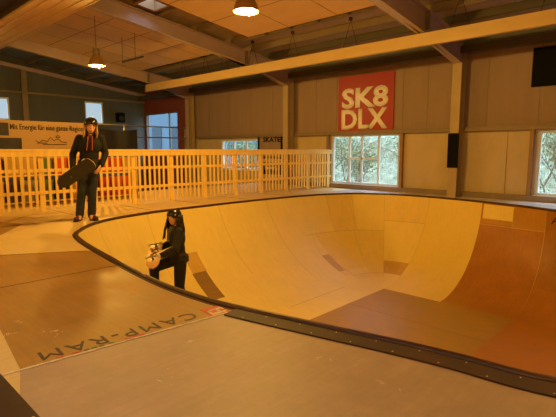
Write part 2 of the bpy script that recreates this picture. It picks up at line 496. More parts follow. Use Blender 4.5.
# lettering and stickers on the deck
uy = Vector((SEAM_B[0]-SEAM_A[0], SEAM_B[1]-SEAM_A[1], 0)).normalized(); ux = Vector((uy.y, -uy.x, 0))
Mtx = frame_mat((-2.60, 1.84, .0012), -uy, ux)
struct(text_obj('trim_4', 'CAMP-RAM', .175, M_ink_blue, Mtx, ext=.0008, xs=1.0, bold=0, space=1.22))
bm = bmesh.new()
def dab(c, lx, ly, z=.002): 
    v = [bm.verts.new(Vector((c[0], c[1], z)) + uy*a*ly/2 + ux*b*lx/2) for a, b in ((-1,-1),(1,-1),(1,1),(-1,1))]
    w_ = [bm.verts.new(x.co + Vector((0,0,.001))) for x in v]
    bm.faces.new(w_)
    for i in range(4): bm.faces.new((v[i], v[(i+1)%4], w_[(i+1)%4], w_[i]))
def seam_pt(t, off): 
    p = Vector((*SEAM_A, 0)).lerp(Vector((*SEAM_B, 0)), t) + ux * off; return (p.x, p.y)
for t in (.20, .255, .27, .47, .50, .53): dab(seam_pt(t, -.022), .02, .035)
struct(obj('trim_5', bm, M_tapered)); bm = bmesh.new()
for t in (.30, .33, .36, .40): dab(seam_pt(t, -.022), .018, .03)
struct(obj('trim_6', bm, M_tapegreen)); bm = bmesh.new()
for t in range(24): dab(seam_pt(.02 + t*.0405, .004 + random.uniform(-.002,.002)), random.uniform(.014,.024), .062, .0022)
struct(obj('trim_7', bm, M_scuff))
st = thing('deck_sticker', 'worn red and white rectangular sticker on deck against the bowl rim', 'sticker', (-2.50, 1.985, 0), R_(-6))
bm = bmesh.new()
def dab2(x0, x1, y0, y1, z=.002):
    f = [bm.verts.new(p) for p in ((x0,y0,z),(x1,y0,z),(x1,y1,z),(x0,y1,z))]; bm.faces.new(f)
box(bm, -.09, .08, -.085, .065, .0005, .0025); obj('backing', bm, M_tapered, st)
bm = bmesh.new()
for a, b, c_, d in ((-.04, .06, -.07, -.05), (-.04,-.02,-.07,.04), (.03,.06,-.05,.05), (-.03,.04,.0,.02), (-.06,.0,.045,.06)): box(bm, a, b, c_, d, .0025, .0032)
obj('lettering', bm, M_scuff, st)
# pale scuffs in the old ply
bm = bmesh.new()
for cx, cy, n_, sx, sy in ((-2.96, 1.03, 16, .07, .05), (-3.12, .80, 8, .03, .06), (-3.3, .93, 6, .03, .03), (-2.2, 1.55, 3, .01, .06), (-1.1, 1.35, 4, .03, .02), (-1.5, 1.9, 4, .05, .05), (-1.9, 1.2, 4, .1, .1), (-3.9, 1.5, 5, .1, .1), (-1.0, 1.9, 3, .1, .05)):
    for i in range(n_):
        x = cx + random.gauss(0, sx/2); y = cy + random.gauss(0, sy/2); a = random.uniform(0, PI); l = random.uniform(.006, .03); t = random.uniform(.0012, .004)
        d = Vector((math.cos(a), math.sin(a), 0)); q = Vector((-d.y, d.x, 0)); p = Vector((x, y, .0008))
        bm.faces.new([bm.verts.new(p + d*l*i_ + q*t*j_) for i_, j_ in ((-1,0),(0,-1),(1,0),(0,1))])
struct(obj('trim_8', bm, M_scuff))

# ------------------------------------------------------------------ room shell
GX, EX, BY, FY, RY = -19.5, 5.0, 11.4, -3.0, 4.2
def plane(y): return 3.75 + .12 * (11.4 - y) if y > RY else 3.75 + .12 * (11.4 - RY) - .12 * (RY - y)
def walls(name, axis, fix, th, span, z0, z1, holes, zsplit, mm, top=None):
    """wall slab with rectangular holes; axis = running axis"""
    bm = bmesh.new()
    us = sorted({span[0], span[1]} | {h[0] for h in holes} | {h[1] for h in holes})
    zs = sorted({z0, z1, zsplit} | {h[2] for h in holes} | {h[3] for h in holes})
    for u0, u1 in zip(us, us[1:]):
        for a, b in zip(zs, zs[1:]):
            um, zm = (u0+u1)/2, (a+b)/2
            if any(h[0] < um < h[1] and h[2] < zm < h[3] for h in holes): continue
            mi = 0 if zm > zsplit else 1
            if axis == 'x': box(bm, u0, u1, fix, fix + th, a, b, mi)
            else: box(bm, fix, fix + th, u0, u1, a, b, mi)
    bmesh.ops.remove_doubles(bm, verts=bm.verts[:], dist=1e-5)
    seen = {}
    for f in bm.faces: seen.setdefault(tuple(sorted(v.index for v in f.verts)), []).append(f)
    bm.verts.index_update()
    seen = {}
    for f in bm.faces: seen.setdefault(frozenset(v.index for v in f.verts), []).append(f)
    dead = [f for fs in seen.values() if len(fs) > 1 for f in fs]
    if dead: bmesh.ops.delete(bm, geom=dead, context='FACES')
    o = obj(name, bm, mm); return struct(o)
W1 = (-8.56, -6.26, .14, 1.60); W2 = (-2.86, -.7, .14, 1.58); W3 = (-13.9, -11.8, .42, 1.54); W4 = (-19.42, -16.8, .9, 2.80)
G1 = (5.0, 5.72, 2.28, 3.12); G2 = (8.60, 9.4, 2.27, 3.2)
bw = walls('wall_back', 'x', BY, .18, (-15.75, EX), -1.85, 3.95, [W1, W2, W3], 1.63, [M_wall, M_walllow])
walls('wall_back', 'x', BY, .18, (GX - .15, -15.75), -1.85, 3.95, [W4], 1.63, [M_red, M_red])
walls('wall_left', 'y', GX - .15, .15, (FY, BY), -1.85, 4.85, [G1, G2], 0, [M_gable, M_gable])
walls('wall_right', 'y', EX, .15, (FY, BY), -1.85, 4.85, [], 1.63, [M_wall, M_walllow])
walls('wall_front', 'x', FY - .15, .15, (GX, EX), -1.85, 3.95, [], 1.63, [M_wall, M_walllow])
def slab(name, x0, x1, y0, y1, dz0, dz1, m, hole=None):
    bm = bmesh.new()
    rects = [(x0, x1, y0, y1)]
    if hole:
        a, b, c, d = hole; rects = [(x0, a, y0, y1), (b, x1, y0, y1), (a, b, y0, c), (a, b, d, y1)]
    for a, b, c, d in rects:
        v = box(bm, a, b, c, d, 0, 1)
        for q in v: q.co.z = plane(q.co.y if abs(q.co.y - RY) > 1e-6 else RY) + (dz0 if q.co.z < .5 else dz1)
    return obj(name, bm, m)
RL = (-9.95, -9.35, 5.7, 6.2)
struct(slab('ceiling', GX - .15, -15.7, FY - .15, RY, .22, .3, M_roofdark, (-18.3, -16.9, .6, 2.2))); struct(slab('ceiling', GX - .15, -15.7, RY, BY + .2, .22, .3, M_roofdark))
struct(slab('ceiling', -15.7, EX + .15, FY - .15, RY, .22, .3, M_roof, (-3.0, .2, -2.0, -1.2))); struct(slab('ceiling', -15.7, EX + .15, RY, BY + .2, .22, .3, M_roof, RL))
rw = thing('window_6', 'small rooflight', 'window'); del rw['label']; del rw['category']; struct(rw)
bm = bmesh.new()
for a, b, c, d in ((RL[0]-.04, RL[0]+.03, RL[2]-.04, RL[3]+.04), (RL[1]-.03, RL[1]+.04, RL[2]-.04, RL[3]+.04), (RL[0], RL[1], RL[2]-.04, RL[2]+.03), (RL[0], RL[1], RL[3]-.03, RL[3]+.04)):
    v = box(bm, a, b, c, d, 0, 1)
    for q in v: q.co.z = plane(q.co.y) + (.05 if q.co.z < .5 else .34)
obj('window_frame', bm, M_brownframe, rw)
bm = bmesh.new(); v = box(bm, RL[0], RL[1], RL[2], RL[3], 0, 1)
for q in v: q.co.z = plane(q.co.y) + (.27 if q.co.z < .5 else .28)
obj('pane', bm, M_glass, rw)

for nm, (a, b, c, d) in (('added_rooflight_8', (-18.3, -16.9, .6, 2.2)), ('added_rooflight_9', (-3.0, .2, -2.0, -1.2))):  # rooflights out of view, added to let neutral daylight into the hall
    rw = thing(nm, '', ''); del rw['label']; del rw['category']; struct(rw)
    bm = bmesh.new(); v = box(bm, a, b, c, d, 0, 1)
    for q in v: q.co.z = plane(q.co.y) + (.27 if q.co.z < .5 else .28)
    obj('pane', bm, M_glass, rw)
# purlins: continuous steel sections along the hall
for k, y in enumerate((10.3, 9.55, 8.75, 7.6, 6.4, 5.2, 4.2, 3.0, 1.6, .2, -1.2, -2.4)):
    z = plane(y); o = obj('trim_%d' % (20 + k), B(GX, EX, y - .035, y + .035, z + .05, z + .22), M_dgirt if k in (0,) else M_girt); struct(o)
struct(obj('trim_9', B(GX + .02, EX, 11.12, 11.36, 3.44, 3.60), M_dgirt))
struct(obj('trim_10', B(-15.6, EX, 11.30, 11.4, 3.60, 3.95), M_roofdark))
# girts and rails on the back wall, split at the columns
COLX = (-15.55, -10.15, -4.6, .5)
def back_strip(name, y0, z0, z1, m, xs):
    bm = bmesh.new()
    for a, b in xs: box(bm, a, b, y0, 11.4, z0, z1)
    return struct(obj(name, bm, m))
back_strip('trim_11', 11.27, 1.60, 1.70, M_girt, [(-15.4, -10.3), (-10.0, -4.75), (-4.45, .35), (.65, 5)])
back_strip('baseboard_back', 11.28, .0, .13, M_girt, [(-11.5, -10.3), (-10.0, -4.75), (-4.45, .35), (.65, 5)])
for k, x in enumerate((-8.66, -6.16, -2.97)):
    struct(obj('trim_%d' % (40 + k), B(x - .04, x + .04, 11.30, 11.4, .13, 1.60), M_brownframe))
bm = bmesh.new()
for x in (-14.6, -13.4, -12.2, -11.1, -9.2, -8.4, -6.2, -5.5, -4.0, -2.9, -1.8, -.7): box(bm, x - .006, x + .006, 11.392, 11.4, 1.7, 3.44)
for x in (-3.5,): box(bm, x - .005, x + .005, 11.392, 11.4, .13, 1.6)
struct(obj('trim_50', bm, M_girt))
# gable framing
struct(obj('trim_51', B(GX, GX + .14, 6.15, 6.35, -1.85, plane(6.2) - .1), M_girt))
struct(obj('trim_52', B(GX, GX + .1, FY, BY, 3.30, 3.38), M_girt))
bm = bmesh.new()
for a, b in ((FY, RY), (RY, BY)): bar(bm, (GX + .08, a, plane(a) - .12), (GX + .08, b, plane(b) - .12), .14, .14)
struct(obj('trim_53', bm, M_frame))
bm = bmesh.new(); bar(bm, (GX + .1, 6.5, plane(6.5) + .0), (-15.9, 8.3, plane(8.3) + .02), .07, .05); struct(obj('trim_54', bm, M_galv))

# portal frames
def portal(x, label, z0, name='steel_portal_frame', dz=0):
    t = thing(name, label, 'steel frame', (x, 11.2, z0), group='steel portal frames of the hall')
    T = Matrix.Translation((-x, -11.2, -z0))
    ytop = 3.55
    bm = bmesh.new(); box(bm, x-.11, x+.11, 11.0, 11.018, z0, 3.2); box(bm, x-.11, x+.11, 11.27, 11.288, z0, 3.44); box(bm, x-.006, x+.006, 11.018, 11.27, z0, 3.2)
    bm.transform(T); obj('column', bm, M_cream, t)
    bm = bmesh.new(); low = [(11.0, 3.2), (9.3, 3.62), (8.0, 3.80), (RY, 4.29), (1.4, 3.93), (-.8, 3.6), (-2.9, 3.0)]
    low = [(y, z - dz) if 4 < y < 10.5 else (y, z) for y, z in low]
    pr = low + [(-2.9, plane(-2.9) - .0), (RY, plane(RY)), (11.27, plane(11.27))] + [(11.27, 3.2)]
    a = [bm.verts.new((x-.006, y, z)) for y, z in pr]; b = [bm.verts.new((x+.006, y, z)) for y, z in pr]; n = len(pr)
    bm.faces.new(a); bm.faces.new(b[::-1])
    for i in range(n): bm.faces.new((a[i], a[(i+1) % n], b[(i+1) % n], b[i]))
    bmesh.ops.triangulate(bm, faces=bm.faces[:])
    bm.transform(T); obj('rafter_web', bm, M_frame, t)
    bm = bmesh.new()
    for (y0, za), (y1, zb) in zip(low, low[1:]): bar(bm, (x, y0, za), (x, y1, zb), .19, .018)
    bm.transform(T); obj('lower_flange', bm, M_cream, t)
    bm = bmesh.new(); bar(bm, (x, RY, plane(RY)), (x, 11.27, plane(11.27)), .19, .018); bar(bm, (x, RY, plane(RY)), (x, -2.9, plane(-2.9)), .19, .018)
    bm.transform(T); obj('upper_flange', bm, M_frame, t)
    bm = bmesh.new(); box(bm, x-.1, x+.1, 9.26, 9.30, 3.64, 4.0)
    for zz in (3.72, 3.82, 3.93):
        for sx in (-.06, .06): lathe(bm, [(.018, 9.23), (.018, 9.34)], 8, (x+sx, 0, zz), 'y')
    bm.transform(T); obj('joint_plate', bm, M_girt, t)
    return t
portal(-15.55, 'steel roof frame farthest left, its sloping beam meeting the red wall', -1.85)
portal(-10.15, 'steel roof frame whose column rises behind the slatted fence beside the skate poster', 0)
portal(-4.6, 'steel roof frame with cream column and black pad between the two right windows', 0, dz=.10)
portal(.5, 'steel roof frame right of the far right window, beyond the black banner', 0)
o = obj('column_pad', B(-5.035, -4.77, 10.965, 10.998, .72, 1.55), M_black)
bm = bmesh.new(); box(bm, -.13, .13, -.033, 0, 0, .83)
bmesh.ops.bevel(bm, geom=bm.edges[:], offset=.006, segments=2, affect='EDGES')
bpy.data.objects.remove(o); o = obj('column_pad', bm, M_black); o.location = (-4.6, 10.998, .72)
tag(o, 'black rectangular pad strapped round the cream steel column', 'pad')

# suspended ceiling panel fields
def ceil_panel(label, x0, x1, y0, y1, nx, ny, battens=0):
    t = thing('ceiling_panel_field', label, 'ceiling panel', ((x0+x1)/2, (y0+y1)/2, plane((y0+y1)/2)), group='wooden ceiling panel fields')
    T = Matrix.Translation(-t.location)
    bm = bmesh.new(); v = box(bm, x0, x1, y0, y1, 0, 1)
    for q in v: q.co.z = plane(q.co.y) - (.03 if q.co.z < .5 else -.03)
    bm.transform(T); obj('panel', bm, M_panel, t)
    bm = bmesh.new()
    for i in range(1, nx):
        x = x0 + (x1-x0)*i/nx; bar(bm, (x, y0, plane(y0)-.031), (x, y1, plane(y1)-.031), .016, .006)
    for j in range(1, ny):
        y = y0 + (y1-y0)*j/ny; bar(bm, (x0, y, plane(y)-.031), (x1, y, plane(y)-.031), .02, .006)
    bm.transform(T); obj('joint_strips', bm, M_panelj, t)
    for i in range(battens):
        x = x0 + (x1-x0)*(i+.5)/battens
        bm = bmesh.new(); bar(bm, (x, y1-.4, plane(y1-.4)+.06), (x, y1+.28, plane(y1+.28)+.06), .05, .05); bm.transform(T); obj('batten', bm, M_dgirt, t)
ceil_panel('yellow wooden ceiling panel right of the large hanging lamp', -9.1, -4.8, RY + .6, 8.42, 3, 3, 5)
ceil_panel('orange wooden ceiling panel behind the small far lamp', -15.45, -10.5, RY + .5, 8.9, 4, 4, 5)

ceil_panel('wooden ceiling panel in the bay above the bowl, left of the right window', -4.4, .3, RY + .6, 8.42, 3, 3)

t = thing('ceiling_soffit', 'broad orange-brown boarded soffit hung below the ridge, top left corner', 'ceiling soffit', (-11.0, 4.0, 4.1))
bm = bmesh.new(); v_ = box(bm, -5.2, 6.2, -.48, .45, 0, .05); bmesh.ops.transform(bm, matrix=Matrix.Rotation(R_(2.0), 4, 'X'), verts=bm.verts[:]); obj('boarding', bm, M_panel, t)
for y in (-.3, -.05, .2, .41):
    bm = bmesh.new(); bar(bm, (-5.2, y, -.012 + y*.035), (6.2, y, -.012 + y*.035), .03, .02); obj('batten', bm, M_panel, t)
# the long yellow hanging beam
t = thing('hanging_beam', 'long yellow timber beam hung below the roof, running parallel to window wall', 'beam', (-4.2, 9.1, 3.27))
bm = bmesh.new(); box(bm, -11.15, 9.1, -.05, .05, 0, .25); obj('timber', bm, M_beam, t)
for x in (-13.0, -11.8, -10.9, -9.65, -8.15, -6.35, -3.8, -2.2):
    bm = bmesh.new(); zt = plane(9.1) + .1 - 3.27
    tube(bm, [(x + 4.2 - .2, 0, .24), (x + 4.2, 0, zt), (x + 4.2 + .2, 0, .24)], .008, 6)
    box(bm, x + 4.2 - .03, x + 4.2 + .03, -.03, .03, zt - .01, zt + .06)
    obj('hanger', bm, M_wire, t)

# ------------------------------------------------------------------ windows
def window(name, axis, fix, h, vs_, hs, mframe, guard=False, proud=-1):
    x0, x1, z0, z1 = h
    t = thing(name, '', ''); del t['label']; del t['category']; struct(t)
    def bb(bm, a, b, c, d, y0, y1):
        if axis == 'x': box(bm, a, b, fix + y0, fix + y1, c, d)
        else: box(bm, fix - y1, fix - y0, a, b, c, d)
    F = .055
    bm = bmesh.new()
    bb(bm, x0, x0+F, z0, z1, .02, .10); bb(bm, x1-F, x1, z0, z1, .02, .10); bb(bm, x0+F, x1-F, z0, z0+F, .02, .10); bb(bm, x0+F, x1-F, z1-F, z1, .02, .10)
    obj('window_frame', bm, mframe, t)
    for v in vs_:
        bm = bmesh.new(); bb(bm, v-.03, v+.03, z0+F, z1-F, .03, .09); obj('mullion', bm, mframe, t)
    for a, b, z in hs:
        bm = bmesh.new(); bb(bm, a, b, z-.025, z+.025, .03, .09); obj('transom', bm, mframe, t)
    bm = bmesh.new(); bb(bm, x0+F, x1-F, z0+F, z1-F, .055, .062); obj('pane', bm, M_glass, t)
    bm = bmesh.new(); bb(bm, x0-.03, x1+.03, z0-.03, z0, -.06, .12); obj('window_sill', bm, M_white, t)
    if guard:
        bm = bmesh.new(); n = int((x1-x0)/.06)
        for i in range(n+1):
            u = x0 + (x1-x0)*i/n; bb(bm, u-.002, u+.002, z0+.02, z1, -.035, -.031)
        m_ = int((z1-z0)/.06)
        for j in range(m_+1):
            z = z0 + .02 + (z1-z0-.02)*j/m_; bb(bm, x0, x1, z-.002, z+.002, -.031, -.027)
        obj('guard_mesh', bm, M_guard, t)
    return t
window('window_1', 'x', BY, W1, (-7.93, -7.50, -6.93), [(-7.9, -6.96, .90)], M_white, True)
window('window_2', 'x', BY, W2, (-1.8,), [], M_white, True)
window('window_3', 'x', BY, W3, (-13.2, -12.5), [(-13.17, -12.53, 1.0)], M_white)
window('window_4', 'x', BY, W4, (-17.5,), [], M_galv)
window('window_5', 'y', GX, G1, (), [], M_white); window('window_7', 'y', GX, G2, (), [], M_white)

# ------------------------------------------------------------------ signs
def fit_text(name, s, m, parent, origin, xdir, ydir, w_, h_, ext=.004, bold=.0):
    o = text_obj(name, s, 1, m, Matrix.Identity(4), parent, ext=0, bold=bold)
    vs = [v.co.copy() for v in o.data.vertices]
    x0 = min(v.x for v in vs); x1 = max(v.x for v in vs); y0 = min(v.y for v in vs); y1 = max(v.y for v in vs)
    S = Matrix.Diagonal((w_/(x1-x0), h_/(y1-y0), 1, 1)) @ Matrix.Translation((-x0, -y0, 0))
    o.data.transform(S)
    bm = bmesh.new(); bm.from_mesh(o.data)
    r = bmesh.ops.extrude_face_region(bm, geom=bm.faces[:])
    for g in r['geom']:
        if isinstance(g, bmesh.types.BMVert): g.co.z += ext
    bmesh.ops.recalc_face_normals(bm, faces=bm.faces[:]); bm.to_mesh(o.data); bm.free()
    o.data.transform(frame_mat(origin, xdir, ydir)); return o
XD, ZD, YD = (1, 0, 0), (0, 0, 1), (0, 1, 0)
def rounded(w_, h_, r):
    p = []
    for cx, cy, a in ((w_-r, r, -90), (w_-r, h_-r, 0), (r, h_-r, 90), (r, r, 180)): p += arc(cx, cy, r, a, a+90, 5)
    return p
t = thing('wall_sign', 'large square red sign with bold cream letters SK8 DLX above the window', 'sign', (-8.32, 11.39, 1.70))
bm = bmesh.new(); prism(bm, rounded(1.86, 1.60, .06), 0, .025); bm.transform(frame_mat((0, 0, 0), XD, ZD)); 
for v in bm.verts: v.co.y = v.co.y
obj('board', bm, M_signred, t)
fit_text('lettering', 'SK8', M_signtxt, t, (.13, -.026, .66), XD, ZD, 1.56, .58, bold=.035)
fit_text('lettering', 'DLX', M_signtxt, t, (.13, -.026, .05), XD, ZD, 1.56, .58, bold=.035)
t = thing('black_banner', 'black banner high on wall at right edge with a slanting cream letter', 'banner', (-3.08, 11.39, 2.53))
bm = bmesh.new(); box(bm, 0, 2.3, -.012, 0, 0, .84); obj('cloth', bm, M_black, t)
bm = bmesh.new(); prism(bm, [(.50, .80), (.80, .80), (1.0, .3), (1.2, .80), (1.5, .80), (1.12, .06), (.88, .06)], .0125, .016); bm.transform(frame_mat((0, 0, 0), XD, ZD)); obj('lettering', bm, M_signtxt, t)
t = thing('skate_poster', 'poster with black frame and black lettering on wall behind the slatted fence', 'poster', (-11.82, 11.395, .85))
bm = bmesh.new(); box(bm, 0, 1.2, -.02, 0, 0, .85); obj('backing', bm, M_wall, t)
bm = bmesh.new(); box(bm, 0, 1.2, -.035, -.02, .77, .85); box(bm, 0, .08, -.035, -.02, 0, .77); box(bm, 1.12, 1.2, -.035, -.02, 0, .77); box(bm, .08, 1.12, -.035, -.02, 0, .08); obj('frame', bm, M_black, t)
fit_text('lettering', 'SKATE', M_black, t, (.26, -.021, .57), XD, ZD, .84, .17, bold=.03)
t = thing('dark_poster', 'dark poster low on wall seen through the fence slats', 'poster', (-11.6, 11.395, .3))
bm = bmesh.new(); box(bm, 0, .9, -.012, 0, 0, .42); obj('sheet', bm, M_black, t)
fit_text('lettering', 'SKATE', M_signtxt, t, (.12, -.013, .16), XD, ZD, .62, .12, bold=.02)

# ------------------------------------------------------------------ fences
def lerp2(a, b, t): return (a[0]+(b[0]-a[0])*t, a[1]+(b[1]-a[1])*t)
def fence(name, label, A, Bp, stops, end_posts=True):
    t = thing(name, label, 'fence', (A[0], A[1], 0))
    d = Vector((Bp[0]-A[0], Bp[1]-A[1], 0)); L = d.length; d.normalize(); q = Vector((-d.y, d.x, 0))
    def seg(nm, u0, u1, off, th, z0, z1):
        bm = bmesh.new(); bar(bm, d*u0 + q*off + Vector((0,0,(z0+z1)/2)), d*u1 + q*off + Vector((0,0,(z0+z1)/2)), th, z1-z0)
        return obj(nm, bm, M_fence, t)
    def upright(nm, u, wd, off, th, z0, z1):
        bm = bmesh.new(); bar(bm, d*(u-wd/2) + q*off + Vector((0,0,(z0+z1)/2)), d*(u+wd/2) + q*off + Vector((0,0,(z0+z1)/2)), th, z1-z0)
        return obj(nm, bm, M_fence, t)
    seg('cap_rail', 0, L, 0, .12, 1.125, 1.165); seg('top_rail', 0, L, -.035, .025, 1.03, 1.124)
    seg('middle_rail', 0, L, -.006, .03, .74, .80); seg('lower_rail', 0, L, -.006, .03, .33, .39); 
    for u in stops: upright('post', u, .09, .03, .042, .001, 1.124)
    for a, b in zip(stops, stops[1:]):
        n = max(3, round((b-a)/.115)); 
        for k in range(1, n):
            u = a + (b-a)*k/n + random.uniform(-.006, .006); upright('picket', u, .046, -.035, .018, .06 + random.uniform(-.01, .01), 1.028)
    return t
FA, FB = (-9.12, 1.80), (-8.52, 11.30)
stops = [0]
for yy in (2.42, 3.11, 3.85, 4.92, 5.83, 6.72, 7.66, 8.52, 9.44, 10.33, 11.22): stops.append((yy - FA[1]) / (FB[1]-FA[1]) * math.hypot(FB[0]-FA[0], FB[1]-FA[1]))
fence('slatted_fence', 'long yellow pine slatted fence along the back of the skate deck', FA, FB, stops)
fence('side_fence', 'short return fence whose end post stands at the left edge of the photo', (-6.86, 1.66), (-9.0, 1.66), [.045, .75, 1.45, 2.09])

# railing behind, banner and cloth on it
t = thing('back_railing', 'thin grey two-bar safety railing behind the slatted fence', 'railing', (-11.5, .2, 0))
for z in (1.50, 1.80):
    bm = bmesh.new(); tube(bm, [(0, 0, z), (0, 7.9, z)], .016, 8); obj('rail', bm, M_galv, t, True)
for y in (.1, 2.0, 3.9, 5.9, 7.85):
    bm = bmesh.new(); tube(bm, [(0, y, 0), (0, y, 1.82)], .02, 8); obj('post', bm, M_galv, t, True)
t = thing('sponsor_banner', 'long tan banner with dark German writing hung behind the fence on the left', 'banner', (-11.44, .8, .95))
bm = bmesh.new(); n = 40
rows = []
for i in range(n+1):
    y = 4.2*i/n; rows.append([[bm.verts.new((x + .012*math.sin(y*3.1), y, z)) for x in (0, .006)] for z in (0, .86)])
for A, Bq in zip(rows, rows[1:]):
    bm.faces.new((A[0][1], Bq[0][1], Bq[1][1], A[1][1])); bm.faces.new((A[0][0], A[1][0], Bq[1][0], Bq[0][0]))
    bm.faces.new((A[1][0], A[1][1], Bq[1][1], Bq[1][0])); bm.faces.new((A[0][0], Bq[0][0], Bq[0][1], A[0][1]))
obj('sheet', bm, M_banner, t)
BX = .022
fit_text('lettering', 'Mit Energie f\u00fcr eine ganze Region', M_ink, t, (BX, 2.53, .62), YD, ZD, 1.63, .165, ext=.002, bold=.012)
bm = bmesh.new()
for pts in ([(3.05, .42), (3.12, .37), (3.2, .43), (3.3, .40), (3.38, .50), (3.45, .42), (3.55, .47), (3.62, .40), (3.75, .38)], [(3.5, .5), (3.55, .56), (3.6, .5), (3.5, .5)], [(3.2, .33), (3.75, .33)], [(3.08, .36), (3.3, .36)]):
    tube(bm, [(BX, y, z) for y, z in pts], .008, 5)
obj('skyline_drawing', bm, M_ink, t)
bm = bmesh.new(); box(bm, BX-.002, BX+.002, 1.9, 2.50, .52, .80); obj('photo_print', bm, M_photo, t)
bm = bmesh.new(); box(bm, BX-.002, BX+.002, 1.9, 2.75, .16, .47); obj('photo_print', bm, M_photo, t)
bm = bmesh.new(); box(bm, BX-.002, BX+.002, 3.98, 4.15, .26, .40); obj('photo_print', bm, M_ink, t)
bm = bmesh.new(); 
rows = []
for i in range(21):
    y = 1.15*i/20; rows.append([bm.verts.new((.03*math.sin(y*9), y, z)) for z in (0, .55 - .05*math.sin(y*2.6))])
for A, Bq in zip(rows, rows[1:]): bm.faces.new((A[0], Bq[0], Bq[1], A[1]))
r = bmesh.ops.extrude_face_region(bm, geom=bm.faces[:])
for g in r['geom']:
    if isinstance(g, bmesh.types.BMVert): g.co.x += .01
o = obj('dark_cloth', bm, mat('dark_blue_cloth', '1d1f2c', .8)); o.location = (-11.435, 5.3, 1.16)
tag(o, 'dark blue cloth hung on the railing right of the standing skater', 'cloth')

# ------------------------------------------------------------------ shelf with boxes behind the fence
t = thing('storage_shelf', 'low open pine shelf full of coloured boxes behind the fence', 'shelf', (-10.75, 1.9, 0))
for k, z in enumerate((.04, .60)):
    obj('shelf_board', B(0, .4, 0, 3.9, z, z + .03), M_fence, t)
for y in (0, 1.28, 2.58, 3.87):
    obj('side_panel', B(0, .4, y, y + .03, 0, 1.0), M_fence, t)
cols = [('orange', 'd8531f'), ('red', 'c0301c'), ('green', '5d7a2c'), ('blue', '34507a'), ('dark brown', '3c2a20'), ('grey', '8d8a84'), ('yellow', 'c9a050')]
mcol = {n: mat('box_' + n.replace(' ', '_'), h, .55, 0, .1, 5) for n, h in cols}
low_row = ['orange', 'orange', 'yellow', 'dark brown', 'grey', 'green', 'dark brown', 'yellow', 'grey', 'red', 'orange', 'orange']
up_row = ['grey', 'yellow', 'dark brown', 'yellow', 'yellow', 'green', 'orange', 'yellow', 'orange', 'orange', 'orange', 'yellow']
def crate(x, y, z, hh, c, label, grp):
    t = thing('storage_box', label, 'box', (x, y, z), group=grp)
    bm = bmesh.new(); box(bm, 0, .34, 0, .27, 0, hh); bmesh.ops.bevel(bm, geom=bm.edges[:], offset=.012, segments=2, affect='EDGES'); obj('body', bm, mcol[c], t)
    bm = bmesh.new(); box(bm, -.006, .346, -.006, .276, hh - .05, hh + .002); obj('lid', bm, mcol[c], t)
    return t
ys = [.05 + .31*k for k in range(4)] + [1.32 + .31*k for k in range(4)] + [2.62 + .31*k for k in range(4)]
ordw = ['leftmost', 'second', 'third', 'fourth', 'fifth', 'sixth', 'seventh', 'eighth', 'ninth', 'tenth', 'eleventh', 'rightmost']
for k, (y, c) in enumerate(zip(ys, low_row)):
    crate(-10.72, 1.9 + y, .071, .44, c, '%s storage box on the lower shelf, %s in its row' % (c, ordw[k]), 'boxes on the lower shelf')
for k, (y, c) in enumerate(zip(ys, up_row)):
    crate(-10.72, 1.9 + y, .631, .34, c, '%s storage box on the upper shelf, %s in its row' % (c, ordw[k]), 'boxes on the upper shelf')

# ------------------------------------------------------------------ lamps
M_bulb = emis('lamp_bulb_glow', (1.0, .72, .34), 22)
M_shade = mat('lamp_shade_spun_metal', 'b58d5e', .4, .5)
M_ballast = mat('lamp_ballast_grey', '7d7468', .5, .3)
def lamp(x, y, z, label, power):
    t = thing('pendant_lamp', label, 'lamp', (x, y, z), group='bell-shaped hall lamps')
    top = plane(y) - .03 - z
    bm = bmesh.new(); prof = [(.2, 0), (.196, .03), (.175, .10), (.14, .17), (.11, .225), (.10, .25), (.06, .265)]
    lathe(bm, prof + [(.055, .26), (.095, .245), (.105, .22), (.135, .165), (.17, .095), (.19, .03), (.194, .0), (.2, 0)], 28, caps=False); obj('shade', bm, M_shade, t, True)
    bm = bmesh.new(); lathe(bm, [(0, .262), (.07, .262), (.085, .29), (.085, .38), (.07, .42), (.03, .44), (0, .44)], 20); obj('ballast_housing', bm, M_ballast, t, True)
    bm = bmesh.new(); tube(bm, [(0, 0, .43), (0, 0, top)], .007, 6); obj('suspension_cable', bm, M_wire, t)
    bm = bmesh.new(); lathe(bm, [(0, .015), (.10, .02), (.165, .035), (.165, .045), (.10, .055), (0, .06)], 24); b_ = obj('bulb', bm, M_bulb, t, True)
    bm = bmesh.new(); tube(bm, [(.02, .05, .015), (.02, .05, -.06)], .01, 6); obj('pull_tag', bm, M_beam, t)
    ld = bpy.data.lights.new('lamp_light', 'POINT'); ld.energy = power; ld.color = LAMP_COL; ld.shadow_soft_size = .07
    lo = bpy.data.objects.new('lamp_light', ld); COLL.objects.link(lo); lo.parent = t; lo.location = (0, 0, -.04)
    return t
lamp(-11.4, 5.39, 3.24, 'far bell-shaped lamp glowing above the standing skater, left of the roof beam', LAMP_W)
lamp(-5.41, 4.97, 3.26, 'nearer large glowing bell lamp at the top of the photo', LAMP_W)
lamp(-.2, 5.0, 3.26, 'added unseen bell lamp over the right end of the bowl', LAMP_W * .35)  # from here on the lamps are out of view, added for the lighting
lamp(-5.4, -.9, 3.26, 'added unseen bell lamp over the near deck', LAMP_W * .45)
lamp(-11.4, -.9, 3.24, 'added unseen bell lamp over the near left corner of the hall', LAMP_W * .4)
lamp(-.2, -.9, 3.26, 'added unseen bell lamp behind the photographer', LAMP_W * .25)

t = thing('hanging_bar', 'thin dark bar hung on two wires right of the far lamp', 'bar', (-11.75, 6.6, 3.62))
bm = bmesh.new(); box(bm, -.62, .5, -.02, .02, -.02, .02); obj('bar', bm, M_wire, t)
for x in (-.6, .1):
    bm = bmesh.new(); tube(bm, [(x, 0, .02), (x, 0, plane(6.6) - .03 - 3.62)], .006, 5); obj('wire', bm, M_wire, t)

